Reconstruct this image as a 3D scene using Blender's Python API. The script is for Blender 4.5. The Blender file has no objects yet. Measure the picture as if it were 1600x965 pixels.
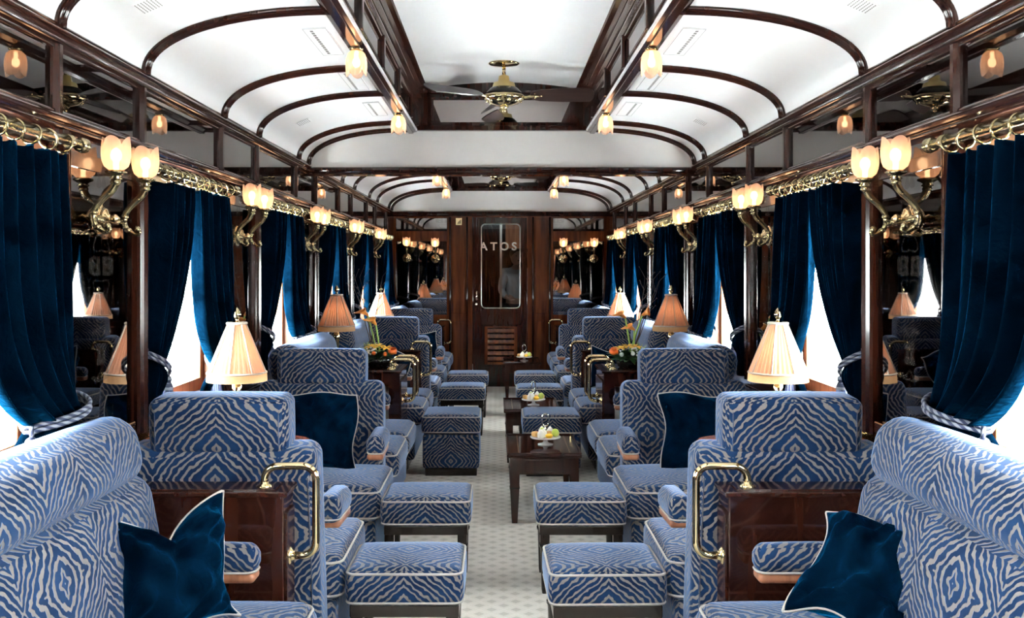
import bpy, math, random
from mathutils import Vector, Matrix
random.seed(7)
PI = math.pi
sc = bpy.context.scene
COL = sc.collection

# ------------------------------------------------------------------ camera, world, exposure
CAMX, CAMZ, FPX = -0.025, 1.44, 1556.0
cam_d = bpy.data.cameras.new('camera')
cam = bpy.data.objects.new('camera', cam_d); COL.objects.link(cam)
cam.location = (CAMX, 0, CAMZ); cam.rotation_euler = (PI/2, 0, 0)
cam_d.sensor_width = 36.0; cam_d.lens = FPX/1600*36
cam_d.shift_x = 22/1600; cam_d.shift_y = -62.5/1600
cam_d.clip_start = 0.02; cam_d.clip_end = 200
sc.camera = cam
sc.view_settings.view_transform = 'Standard'
sc.view_settings.look = 'None'
sc.view_settings.gamma = 1
sc.view_settings.use_curve_mapping = False
sc.view_settings.exposure = -0.12
sc.cycles.use_denoising = True
sc.cycles.max_bounces = 10
sc.cycles.diffuse_bounces = 5
sc.cycles.glossy_bounces = 5
sc.cycles.transparent_max_bounces = 12
sc.cycles.sample_clamp_indirect = 40
sc.cycles.caustics_reflective = False
sc.cycles.caustics_refractive = False
WORLD_GLOW = 235.0
LAMP = 1.0
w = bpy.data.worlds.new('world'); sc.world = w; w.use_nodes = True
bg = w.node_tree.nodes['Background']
# overcast sky above the horizon, added glow below it, shaped by elevation to brighten the ceilings
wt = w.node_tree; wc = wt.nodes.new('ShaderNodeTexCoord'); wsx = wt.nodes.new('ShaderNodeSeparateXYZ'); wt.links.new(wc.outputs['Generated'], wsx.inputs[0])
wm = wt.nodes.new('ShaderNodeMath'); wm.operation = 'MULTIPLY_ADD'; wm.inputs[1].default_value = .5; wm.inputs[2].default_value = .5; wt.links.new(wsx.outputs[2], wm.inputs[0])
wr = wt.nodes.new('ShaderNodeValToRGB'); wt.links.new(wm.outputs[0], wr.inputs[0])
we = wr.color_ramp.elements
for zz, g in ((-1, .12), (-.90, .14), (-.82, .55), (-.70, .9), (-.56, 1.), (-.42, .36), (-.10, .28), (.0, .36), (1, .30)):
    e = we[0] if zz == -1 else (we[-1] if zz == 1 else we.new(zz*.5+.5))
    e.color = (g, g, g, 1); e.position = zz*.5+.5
ws = wt.nodes.new('ShaderNodeMath'); ws.operation = 'MULTIPLY'; ws.inputs[1].default_value = WORLD_GLOW
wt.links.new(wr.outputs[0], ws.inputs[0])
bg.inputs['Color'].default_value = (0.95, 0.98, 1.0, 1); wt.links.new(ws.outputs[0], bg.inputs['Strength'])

# ------------------------------------------------------------------ dimensions
WALL = 1.335           # mirror / wall plane
YB, YD, YF = -1.3, 6.80, 12.10
PITCH = 1.73
PIL = [3.28 + PITCH*k for k in range(-2, 6)]     # pillar centres
WIN = [(PIL[i]+.385, PIL[i+1]-.385) for i in range(len(PIL)-1)]
SILL, HEAD = 0.86, 1.80

# ------------------------------------------------------------------ materials
def mat(name):
    m = bpy.data.materials.new(name); m.use_nodes = True
    nt = m.node_tree; nt.nodes.clear()
    out = nt.nodes.new('ShaderNodeOutputMaterial')
    return m, nt, out
def N(nt, t, **kw):
    n = nt.nodes.new(t)
    for k, v in kw.items():
        if hasattr(n, k) and k not in n.inputs: setattr(n, k, v)
        else: n.inputs[k].default_value = v
    return n
def L(nt, a, b): nt.links.new(a, b)
def c4(c): return (c[0], c[1], c[2], 1)
def bsdf(nt, out, **kw):
    b = nt.nodes.new('ShaderNodeBsdfPrincipled')
    for k, v in kw.items():
        k = k.replace('_', ' ')
        b.inputs[k].default_value = c4(v) if isinstance(v, tuple) else v
    L(nt, b.outputs[0], out.inputs[0]); return b
def math_(nt, op, a, b=None, c=None):
    n = nt.nodes.new('ShaderNodeMath'); n.operation = op
    for i, x in enumerate((a, b, c)):
        if x is None: continue
        if isinstance(x, (int, float)): n.inputs[i].default_value = x
        else: L(nt, x, n.inputs[i])
    return n.outputs[0]
def ramp(nt, fac, stops, interp='LINEAR'):
    r = nt.nodes.new('ShaderNodeValToRGB'); r.color_ramp.interpolation = interp
    e = r.color_ramp.elements
    while len(e) < len(stops): e.new(0.5)
    for i, (p, c) in enumerate(stops): e[i].position = p; e[i].color = c4(c)
    L(nt, fac, r.inputs[0]); return r.outputs[0]
def noise(nt, vec, scale, detail=2, dist=0, rough=.5):
    n = nt.nodes.new('ShaderNodeTexNoise'); n.inputs['Scale'].default_value = scale
    n.inputs['Detail'].default_value = detail; n.inputs['Distortion'].default_value = dist
    n.inputs['Roughness'].default_value = rough
    if vec is not None: L(nt, vec, n.inputs['Vector'])
    return n.outputs[0]
def objco(nt, scale=(1, 1, 1), src='Object'):
    t = nt.nodes.new('ShaderNodeTexCoord'); m = nt.nodes.new('ShaderNodeMapping')
    m.inputs['Scale'].default_value = scale
    L(nt, t.outputs[src], m.inputs[0]); return m.outputs[0]
def bump(nt, h, b, strength=.3, dist=.01):
    n = nt.nodes.new('ShaderNodeBump'); n.inputs['Strength'].default_value = strength
    n.inputs['Distance'].default_value = dist
    L(nt, h, n.inputs['Height']); L(nt, n.outputs[0], b.inputs['Normal'])

def simple(name, col, rough=.5, metal=0., var=1., **kw):
    m, nt, out = mat(name); b = bsdf(nt, out, Base_Color=col, Roughness=rough, Metallic=metal, **kw)
    v = noise(nt, objco(nt), 9, 3)
    r = ramp(nt, v, [(0.3, tuple(x*(1-.12*var) for x in col)), (0.7, tuple(min(1, x*(1+.08*var)) for x in col))])
    L(nt, r, b.inputs['Base Color'])
    return m
def wood(name, dark, light, rough=.12, scale=(14, 14, 1.2), coat=.6):
    m, nt, out = mat(name)
    b = bsdf(nt, out, Roughness=rough, Coat_Weight=coat*.4, Coat_Roughness=.04, Specular_IOR_Level=.32)
    v = noise(nt, objco(nt, scale), 2.2, 4, .5, .5)
    L(nt, ramp(nt, v, [(.3, dark), (.7, light)]), b.inputs['Base Color'])
    return m
MAT = {}
MAT['wood'] = wood('polished dark mahogany', (.014, .0040, .0024), (.032, .0090, .0050))
MAT['woody'] = wood('polished dark mahogany along', (.014, .0040, .0024), (.032, .0090, .0050), scale=(14, 1.2, 14))
MAT['mahog'] = wood('mahogany panel', (.034, .0080, .0032), (.120, .032, .010), rough=.16, scale=(9, 9, .9))
MAT['frame'] = wood('window frame oak', (.22, .075, .03), (.42, .17, .075), rough=.35, coat=.2)
MAT['stoolwood'] = wood('black stained wood', (.007, .004, .003), (.016, .009, .006), rough=.25)
MAT['armwood'] = wood('arm wood', (.20, .075, .04), (.34, .14, .075), rough=.35)
MAT['brass'] = simple('brass', (.60, .44, .20), .2, 1.)
MAT['brassdark'] = simple('antique brass', (.31, .255, .145), .2, 1.)
MAT['gold'] = simple('polished brass handle', (.64, .52, .30), .08, 1.)
MAT['silver'] = simple('silver', (.82, .81, .78), .12, 1.)
MAT['black'] = simple('black enamel', (.01, .01, .01), .2)
MAT['white'] = simple('white ceiling paint', (.79, .80, .80), .38, var=.08)
MAT['wallw'] = simple('white painted panel', (.83, .83, .80), .45, var=.08)
MAT['grey'] = simple('vent grey', (.16, .16, .15), .5)
MAT['strip'] = simple('pale enamel strip', (.55, .55, .55), .25)
MAT['piping'] = simple('silver grey piping', (.36, .335, .31), .7)
MAT['cream'] = simple('cream fringe', (.80, .66, .46), .8)
MAT['ivory'] = simple('ivory trim', (.42, .36, .29), .7)
MAT['stem'] = simple('green stem', (.30, .48, .10), .5)
MAT['leaf'] = simple('dark green leaf', (.025, .09, .02), .4)
MAT['leaf2'] = simple('pale green leaf', (.30, .42, .12), .5)
MAT['yellow'] = simple('yellow petal', (.90, .55, .03), .5)
MAT['orange'] = simple('orange petal', (.90, .17, .02), .5)
MAT['calla'] = simple('calla petal', (.78, .30, .05), .45)
MAT['whitef'] = simple('white blossom', (.85, .85, .78), .5)
MAT['twig'] = simple('dark twig', (.05, .025, .015), .7)
MAT['pastry'] = simple('golden pastry', (.75, .42, .14), .6)
MAT['cake'] = simple('white cream cake', (.88, .85, .78), .5)
MAT['berry'] = simple('red berry', (.55, .03, .03), .3)
MAT['lime'] = simple('green fruit', (.50, .60, .12), .35)
MAT['china'] = simple('white china', (.86, .87, .88), .15)
MAT['steel'] = simple('brushed steel', (.55, .56, .52), .35, 1.)
MAT['ground'] = simple('pale platform', (.74, .73, .70), .9)
MAT['letter'] = simple('pale lettering', (.62, .58, .50), .5)
MAT['shirt'] = simple('pale shirt', (.60, .60, .60), .8)
MAT['trouser'] = simple('dark trousers', (.03, .03, .04), .8)
MAT['skin'] = simple('skin', (.62, .38, .28), .5)
MAT['hair'] = simple('brown hair', (.08, .045, .02), .6)

def mirror(name, tint, etched):
    m, nt, out = mat(name)
    b = bsdf(nt, out, Base_Color=tint, Roughness=.015, Metallic=1.)
    if etched:
        co = objco(nt)
        sep = nt.nodes.new('ShaderNodeSeparateXYZ'); L(nt, co, sep.inputs[0])
        h = math_(nt, 'ABSOLUTE', sep.outputs[0] if etched == 'x' else sep.outputs[1])
        h = math_(nt, 'PINGPONG', h, .17)
        z = math_(nt, 'PINGPONG', sep.outputs[2], .29)
        com = nt.nodes.new('ShaderNodeCombineXYZ'); L(nt, h, com.inputs[0]); L(nt, z, com.inputs[1])
        n = noise(nt, com.outputs[0], 10, .5, 1.2)
        band = math_(nt, 'ABSOLUTE', math_(nt, 'SUBTRACT', n, .5))
        mask = math_(nt, 'LESS_THAN', band, .03)
        mid = math_(nt, 'LESS_THAN', h, .10)
        mask = math_(nt, 'MULTIPLY', math_(nt, 'MULTIPLY', mask, mid), .16)
        d = N(nt, 'ShaderNodeBsdfPrincipled'); d.inputs['Base Color'].default_value = (.060, .048, .035, 1)
        d.inputs['Roughness'].default_value = .6; d.inputs['Metallic'].default_value = 0.
        mx = nt.nodes.new('ShaderNodeMixShader'); L(nt, mask, mx.inputs[0])
        L(nt, b.outputs[0], mx.inputs[1]); L(nt, d.outputs[0], mx.inputs[2]); L(nt, mx.outputs[0], out.inputs[0])
    return m
MAT['mirror'] = mirror('smoked mirror', (.145, .130, .125), None)
MAT['mirror_y'] = mirror('smoked etched mirror', (.135, .122, .118), 'y')
MAT['mirror_x'] = mirror('smoked etched mirror end wall', (.26, .24, .23), 'x')
MAT['mirror2'] = mirror('clerestory mirror', (.36, .33, .32), None)

def glass():
    m, nt, out = mat('window glass')
    t = N(nt, 'ShaderNodeBsdfTransparent'); g = N(nt, 'ShaderNodeBsdfGlossy', Roughness=.01)
    t.inputs[0].default_value = (.96, .98, .97, 1)
    lw = N(nt, 'ShaderNodeLayerWeight', Blend=.5); mx = nt.nodes.new('ShaderNodeMixShader')
    fr = math_(nt, 'MULTIPLY_ADD', math_(nt, 'POWER', lw.outputs['Facing'], 5.), .5, .03)
    L(nt, fr, mx.inputs[0]); L(nt, t.outputs[0], mx.inputs[1]); L(nt, g.outputs[0], mx.inputs[2])
    L(nt, mx.outputs[0], out.inputs[0]); return m
MAT['glass'] = glass()
def frosted(name, col, clear, strength=0):
    m, nt, out = mat(name)
    tl = N(nt, 'ShaderNodeBsdfTranslucent'); df = N(nt, 'ShaderNodeBsdfDiffuse'); tr = N(nt, 'ShaderNodeBsdfTransparent')
    tr.inputs[0].default_value = (1, .93, .85, 1)
    v = noise(nt, objco(nt), 40, 2)
    cc = ramp(nt, v, [(.2, tuple(x*.9 for x in col)), (.8, col)])
    for s in (tl, df): L(nt, cc, s.inputs['Color'])
    a = nt.nodes.new('ShaderNodeMixShader'); a.inputs[0].default_value = .35
    L(nt, tl.outputs[0], a.inputs[1]); L(nt, df.outputs[0], a.inputs[2])
    b = nt.nodes.new('ShaderNodeMixShader'); b.inputs[0].default_value = clear
    L(nt, a.outputs[0], b.inputs[1]); L(nt, tr.outputs[0], b.inputs[2]); L(nt, b.outputs[0], out.inputs[0])
    return m
MAT['tulip'] = frosted('frosted peach glass', (.74, .54, .42), .25)
MAT['shade'] = frosted('pleated peach silk', (.62, .38, .27), .0)
def emit(name, col, st):
    m, nt, out = mat(name); e = N(nt, 'ShaderNodeEmission'); e.inputs[0].default_value = c4(col); e.inputs[1].default_value = st
    L(nt, e.outputs[0], out.inputs[0]); return m
MAT['bulb'] = emit('lit bulb', (1, .62, .34), 26*LAMP)
MAT['bulb2'] = emit('lit table bulb', (1, .48, .20), 28*LAMP)

def zebra():
    m, nt, out = mat('zebra patterned velvet')
    tc = nt.nodes.new('ShaderNodeTexCoord'); sep = nt.nodes.new('ShaderNodeSeparateXYZ'); L(nt, tc.outputs['UV'], sep.inputs[0])
    u = math_(nt, 'PINGPONG', math_(nt, 'ADD', sep.outputs[0], 0), .20)
    v = math_(nt, 'PINGPONG', math_(nt, 'ADD', sep.outputs[1], .065), .18)
    com = nt.nodes.new('ShaderNodeCombineXYZ'); L(nt, u, com.inputs[0]); L(nt, v, com.inputs[1])
    n1 = math_(nt, 'SUBTRACT', noise(nt, com.outputs[0], 7, 0), .5)
    n2 = math_(nt, 'SUBTRACT', noise(nt, com.outputs[0], 34, 1.5), .5)
    # concentric diamonds and chevrons
    f = math_(nt, 'ADD', math_(nt, 'MULTIPLY', u, .90), math_(nt, 'MULTIPLY', v, .92))
    f = math_(nt, 'ADD', f, math_(nt, 'MULTIPLY', n1, .085))
    f = math_(nt, 'ADD', f, math_(nt, 'MULTIPLY', n2, .034))
    s = math_(nt, 'SINE', math_(nt, 'MULTIPLY', f, 2*PI/.0275))
    s = math_(nt, 'ADD', s, math_(nt, 'MULTIPLY', n2, .8))
    mask = ramp(nt, math_(nt, 'MULTIPLY_ADD', s, .5, .5), [(.64, (0, 0, 0)), (.78, (1, 1, 1))])
    big = noise(nt, tc.outputs['UV'], 6, 3)
    blue = ramp(nt, big, [(.35, (.0035, .013, .040)), (.65, (.010, .032, .085))])
    mixc = nt.nodes.new('ShaderNodeMix'); mixc.data_type = 'RGBA'
    L(nt, mask, mixc.inputs['Factor']); L(nt, blue, mixc.inputs[6]); mixc.inputs[7].default_value = (.168, .150, .142, 1)
    b = bsdf(nt, out, Roughness=.8, Sheen_Weight=1.0, Sheen_Roughness=.30, Sheen_Tint=(.38, .56, .92), Specular_IOR_Level=.05)
    L(nt, mixc.outputs[2], b.inputs['Base Color'])
    shw = math_(nt, 'MULTIPLY_ADD', mask, -.45, .95)
    L(nt, shw, b.inputs['Sheen Weight'])
    bump(nt, math_(nt, 'MULTIPLY', mask, -1), b, .35, .003)
    return m
MAT['zebra'] = zebra()
def velvet(name, dark, light, tint, sheen=1.0, rough=.35):
    m, nt, out = mat(name)
    co = objco(nt)
    v = noise(nt, co, 7, 4, .6)
    b = bsdf(nt, out, Roughness=.7, Sheen_Weight=sheen, Sheen_Roughness=rough, Sheen_Tint=tint, Specular_IOR_Level=.0)
    L(nt, ramp(nt, v, [(.35, dark), (.68, light)]), b.inputs['Base Color'])
    L(nt, math_(nt, 'MULTIPLY_ADD', v, 1.4, -.1), b.inputs['Sheen Weight'])
    bump(nt, noise(nt, co, 22, 3, 1.2), b, .5, .012)
    return m
MAT['velvet'] = velvet('dark blue velvet cushion', (.0003, .0025, .0075), (.0006, .0085, .0230), (.005, .16, .38), rough=.36)
MAT['curtain'] = velvet('dark blue velvet curtain', (.0001, .0009, .0024), (.0003, .0036, .0095), (.005, .10, .235), rough=.34)
def rope_mat():
    m, nt, out = mat('twisted blue and silver cord')
    tc = nt.nodes.new('ShaderNodeTexCoord'); sep = nt.nodes.new('ShaderNodeSeparateXYZ'); L(nt, tc.outputs['UV'], sep.inputs[0])
    a = math_(nt, 'ADD', math_(nt, 'MULTIPLY', sep.outputs[0], 2*PI*2), math_(nt, 'MULTIPLY', sep.outputs[1], 2*PI*34))
    s = math_(nt, 'MULTIPLY_ADD', math_(nt, 'SINE', a), .5, .5)
    b = bsdf(nt, out, Roughness=.6)
    L(nt, ramp(nt, s, [(.4, (.006, .012, .04)), (.6, (.15, .16, .19))]), b.inputs['Base Color'])
    return m
MAT['rope'] = rope_mat()
MAT['tassel'] = simple('blue grey tassel thread', (.13, .17, .34), .7)
def carpet():
    m, nt, out = mat('pale patterned carpet')
    co = objco(nt); sep = nt.nodes.new('ShaderNodeSeparateXYZ'); L(nt, co, sep.inputs[0])
    P = .052
    a = math_(nt, 'PINGPONG', sep.outputs[0], P); c = math_(nt, 'PINGPONG', sep.outputs[1], P)
    d1 = math_(nt, 'ADD', a, c)                       # diamonds on lattice
    small = math_(nt, 'LESS_THAN', math_(nt, 'MINIMUM', d1, math_(nt, 'SUBTRACT', 2*P, d1)), .024)
    line = math_(nt, 'LESS_THAN', math_(nt, 'ABSOLUTE', math_(nt, 'SUBTRACT', d1, P)), .004)
    fine = noise(nt, co, 260, 2)
    st = noise(nt, co, 4, 4)
    mk = math_(nt, 'ADD', math_(nt, 'MULTIPLY', small, .75), math_(nt, 'MULTIPLY', line, -.3))
    mk = math_(nt, 'ADD', mk, math_(nt, 'MULTIPLY', math_(nt, 'SUBTRACT', fine, .5), 1.2))
    mk = math_(nt, 'ADD', mk, math_(nt, 'MULTIPLY', math_(nt, 'SUBTRACT', st, .5), 1.0))
    b = bsdf(nt, out, Roughness=.95)
    L(nt, ramp(nt, math_(nt, 'MULTIPLY_ADD', mk, .5, .3), [(.0, (.78, .75, .69)), (1., (.40, .38, .33))]), b.inputs['Base Color'])
    bump(nt, fine, b, .3, .004)
    return m
MAT['carpet'] = carpet()

# ------------------------------------------------------------------ mesh builder
class MB:
    def __init__(s): s.v = []; s.f = []; s.uv = []; s.sm = []
    def add(s, verts, faces, xf=None, smooth=True, box=True, uvs=None, ub=None):
        o = len(s.v)
        if uvs is None and box:
            for f in faces:
                a, b, c = Vector(verts[f[0]]), Vector(verts[f[1]]), Vector(verts[f[2]])
                n = (b-a).cross(c-a)
                if len(f) == 4: n = n + (c-a).cross(Vector(verts[f[3]])-a)
                ax, ay, az = abs(n.x), abs(n.y), abs(n.z)
                for i in f:
                    p = verts[i]
                    if az >= ax and az >= ay: s.uv += [p[0], (ub[1]+p[1]-ub[0]) if ub else p[1]]
                    elif ay >= ax: s.uv += [p[0], p[2]]
                    else: s.uv += [p[1], p[2]]
        elif uvs is not None:
            for f in uvs:
                for q in f: s.uv += [q[0], q[1]]
        if xf is not None: verts = [tuple(xf @ Vector(p)) for p in verts]
        s.v += [tuple(p) for p in verts]
        s.f += [tuple(i+o for i in f) for f in faces]
        s.sm += [smooth]*len(faces)
        return s
    def box(s, x0, x1, y0, y1, z0, z1, xf=None):
        V = [(x, y, z) for x in (x0, x1) for y in (y0, y1) for z in (z0, z1)]
        F = [(0, 1, 3, 2), (4, 6, 7, 5), (0, 4, 5, 1), (2, 3, 7, 6), (0, 2, 6, 4), (1, 5, 7, 3)]
        return s.add(V, F, xf, smooth=False)
    def rbox(s, sx, sy, sz, r, n=8, puff=(0, 0, 0), xf=None, taper=None, e=1.0):
        """rounded cushion box centred at the origin, half sizes sx sy sz"""
        V = []; F = []; idx = {}
        half = (sx, sy, sz)
        def ticks(h):
            k = max(2, min(n, int(round(h*2/.05))))
            rr = min(r, h*.98)
            t = [-h + rr*(1-math.cos(a)) for a in (0, .55, 1.1)] if False else []
            t = [-h, -h+rr*.35, -h+rr*.75, -h+rr]
            m = [-h+rr + (2*h-2*rr)*i/k for i in range(1, k)]
            return t + m + [-x for x in reversed(t)]
        T = [ticks(h) for h in half]
        def pt(p):
            q = [max(-(half[i]-min(r, half[i]*.98)), min(half[i]-min(r, half[i]*.98), p[i])) for i in range(3)]
            d = Vector([p[i]-q[i] for i in range(3)])
            rv = [min(r, half[i]*.98) for i in range(3)]
            L_ = math.sqrt(sum((d[i]/rv[i])**2 for i in range(3)))
            if L_ > 1e-6:
                m = max(abs(d[i]/rv[i]) for i in range(3))
                d = Vector([d[i]*m/L_ for i in range(3)])
            o = [q[i]+d[i] for i in range(3)]
            # puff
            a = [1-(abs(p[i])/half[i])**2.2 for i in range(3)]
            for i in range(3):
                j, k = (i+1) % 3, (i+2) % 3
                o[i] += puff[i]*(p[i]/half[i])*max(0, a[j])**.6*max(0, a[k])**.6
            if taper:
                t = (o[2]+sz)/(2*sz); o[0] *= 1+(taper-1)*t
            return tuple(o)
        def vid(key, p):
            if key not in idx: idx[key] = len(V); V.append(pt(p))
            return idx[key]
        for ax in range(3):
            j, k = (ax+1) % 3, (ax+2) % 3
            for sg in (-1, 1):
                for a in range(len(T[j])-1):
                    for b in range(len(T[k])-1):
                        q = []
                        for (aa, bb) in ((a, b), (a+1, b), (a+1, b+1), (a, b+1)):
                            p = [0, 0, 0]; p[ax] = sg*half[ax]; p[j] = T[j][aa]; p[k] = T[k][bb]
                            q.append(vid((round(p[0], 5), round(p[1], 5), round(p[2], 5)), p))
                        if sg < 0: q.reverse()
                        F.append(tuple(q))
        return s.add(V, F, xf, True, ub=(-sy, sz))
    def tube(s, pts, r, n=8, closed=False, xf=None, caps=True, flat=None):
        P = [Vector(p) for p in pts]; m = len(P); V = []; F = []; U = []
        rs = r if isinstance(r, (list, tuple)) else [r]*m
        up = None; ln = 0; lens = []
        for i in range(m):
            if closed: t = P[(i+1) % m]-P[i-1]
            else: t = P[min(i+1, m-1)]-P[max(i-1, 0)]
            t.normalize()
            if up is None:
                up = Vector((0, 0, 1)) if abs(t.z) < .9 else Vector((1, 0, 0))
            a = t.cross(up)
            if a.length < 1e-5: a = t.cross(Vector((1, 0, 0)))
            a.normalize(); up = a.cross(t).normalized()
            if i: ln += (P[i]-P[i-1]).length
            lens.append(ln)
            for k in range(n):
                th = 2*PI*k/n
                V.append(tuple(P[i]+a*(math.cos(th)*rs[i])+up*(math.sin(th)*rs[i]*(flat or 1))))
        e = m if closed else m-1
        for i in range(e):
            i2 = (i+1) % m
            for k in range(n):
                k2 = (k+1) % n
                F.append((i*n+k, i*n+k2, i2*n+k2, i2*n+k))
                l1 = lens[i]; l2 = lens[i2] if i2 > i else ln+.02
                U.append(((k/n, l1), ((k+1)/n, l1), ((k+1)/n, l2), (k/n, l2)))
        if not closed and caps:
            F.append(tuple(range(n-1, -1, -1))); U.append([(0, 0)]*n)
            F.append(tuple((m-1)*n+k for k in range(n))); U.append([(0, 0)]*n)
        return s.add(V, F, xf, True, uvs=U)
    def lathe(s, prof, n=20, xf=None, flute=0, nf=8, cap=True, scallop=0):
        V = []; F = []
        m = len(prof)
        for i, (r, z) in enumerate(prof):
            for k in range(n):
                th = 2*PI*k/n
                rr = r*(1+flute*math.cos(nf*th)) if r > 1e-4 else r
                zz = z
                if scallop and i >= m-2: zz = z+scallop*abs(math.cos(nf*th/2))
                V.append((rr*math.cos(th), rr*math.sin(th), zz))
        for i in range(m-1):
            for k in range(n):
                k2 = (k+1) % n
                F.append((i*n+k, i*n+k2, (i+1)*n+k2, (i+1)*n+k))
        if cap:
            if prof[0][0] > 1e-4: F.append(tuple(range(n-1, -1, -1)))
            if prof[-1][0] > 1e-4: F.append(tuple((m-1)*n+k for k in range(n)))
        return s.add(V, F, xf, True)
    def prism(s, poly, a0, a1, axis='y', xf=None, smooth=False, caps=True):
        """poly: list of (p,q) closed; axis y -> (p,a,q); axis x -> (a,p,q); axis z -> (p,q,a)"""
        def mk(p, q, a): return {'y': (p, a, q), 'x': (a, p, q), 'z': (p, q, a)}[axis]
        n = len(poly)
        V = [mk(p, q, a0) for p, q in poly]+[mk(p, q, a1) for p, q in poly]
        F = [(i, (i+1) % n, n+(i+1) % n, n+i) for i in range(n)]
        if caps: F += [tuple(range(n-1, -1, -1)), tuple(range(n, 2*n))]
        return s.add(V, F, xf, smooth)
    def sphere(s, r, loc=(0, 0, 0), n=10, sc_=(1, 1, 1), xf=None):
        prof = [(max(0, math.sin(PI*i/n))*r, -math.cos(PI*i/n)*r) for i in range(n+1)]
        V = []; F = []; m = 2*n
        M = Matrix.Translation(loc) @ Matrix.Diagonal((*sc_, 1))
        if xf is not None: M = xf @ M
        return s.lathe([(max(p, 1e-5), z) for p, z in prof], n=m, xf=M, cap=False)
    def obj(s, name, m, parent=None, loc=None, bevel=0, seg=2, solid=0):
        me = bpy.data.meshes.new(name)
        me.from_pydata(s.v, [], s.f)
        if len(s.uv) == 2*len(me.loops):
            l = me.uv_layers.new(name='UVMap'); l.data.foreach_set('uv', s.uv)
        me.polygons.foreach_set('use_smooth', s.sm)
        me.materials.append(MAT[m] if isinstance(m, str) else m)
        me.update()
        o = bpy.data.objects.new(name, me); COL.objects.link(o)
        if parent: o.parent = parent
        if loc: o.location = loc
        if solid:
            q = o.modifiers.new('solid', 'SOLIDIFY'); q.thickness = solid; q.offset = 0
        if bevel:
            q = o.modifiers.new('bevel', 'BEVEL'); q.width = bevel; q.segments = seg; q.limit_method = 'ANGLE'; q.angle_limit = .6
        return o
def T(x, y, z): return Matrix.Translation((x, y, z))
def R(a, ax): return Matrix.Rotation(a, 4, ax)
def thing(name, label, cat, loc=(0, 0, 0), rz=0, group=None):
    o = bpy.data.objects.new(name, None); COL.objects.link(o)
    o.empty_display_size = .05
    o.location = loc; o.rotation_euler = (0, 0, rz); o['label'] = label; o['category'] = cat
    if group: o['group'] = group
    return o
def tag(o, label, cat, group=None):
    o['label'] = label; o['category'] = cat
    if group: o['group'] = group
    return o
def struct(name, mb, m, parent=None, **kw):
    o = mb.obj(name, m, parent, **kw)
    if parent is None: o['kind'] = 'structure'
    return o
KIDS = {}
def dup(root, loc, rz, label, group=None):
    def cp(o, par):
        c = o.copy(); COL.objects.link(c)
        if par: c.parent = par
        for ch in [k for k in ALL(o)]: cp(ch, c)
        return c
    r = cp(root, None); r.location = loc; r.rotation_euler = (0, 0, rz); r['label'] = label
    if group: r['group'] = group
    return r
def ALL(o): return list(o.children)
def arc(c, r, a0, a1, n, plane='xz'):
    out = []
    for i in range(n+1):
        a = a0+(a1-a0)*i/n; out.append((c[0]+r*math.cos(a), c[1]+r*math.sin(a)))
    return out
def bez(p0, p1, p2, p3, n=10):
    P = [Vector(p) for p in (p0, p1, p2, p3)]
    return [tuple(P[0]*(1-t)**3+P[1]*3*t*(1-t)**2+P[2]*3*t*t*(1-t)+P[3]*t**3) for t in [i/n for i in range(n+1)]]
def smooth_path(pts, k=4):
    """Catmull-Rom"""
    P = [Vector(p) for p in pts]; P = [P[0]*2-P[1]]+P+[P[-1]*2-P[-2]]; out = []
    for i in range(1, len(P)-2):
        for j in range(k):
            t = j/k; a, b, c, d = P[i-1], P[i], P[i+1], P[i+2]
            out.append(tuple(.5*((2*b)+(-a+c)*t+(2*a-5*b+4*c-d)*t*t+(-a+3*b-3*c+d)*t**3)))
    out.append(tuple(P[-2])); return out
def sidename(s): return 'left' if s < 0 else 'right'

# ================================================================== STRUCTURE
# floor and outside ground
m = MB(); m.box(-1.46, 1.46, YB-.05, YF+3.2, -.06, 0); struct('floor', m, 'carpet')
m = MB(); m.box(-1.5, 1.5, YB-.1, YF+3.3, 2.80, 2.86); m.box(-1.5, -1.44, YB-.1, YF+3.3, 1.9, 2.80); m.box(1.44, 1.5, YB-.1, YF+3.3, 1.9, 2.80)
m.box(-1.5, 1.5, YB-.1, YB-.07, -.1, 2.8); m.box(-1.5, 1.5, YF+3.25, YF+3.3, -.1, 2.8); m.box(-1.5, -1.44, YF+.06, YF+3.3, -.1, 1.9); m.box(1.44, 1.5, YF+.06, YF+3.3, -.1, 1.9)
struct('roof', m, 'stoolwood')
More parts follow.
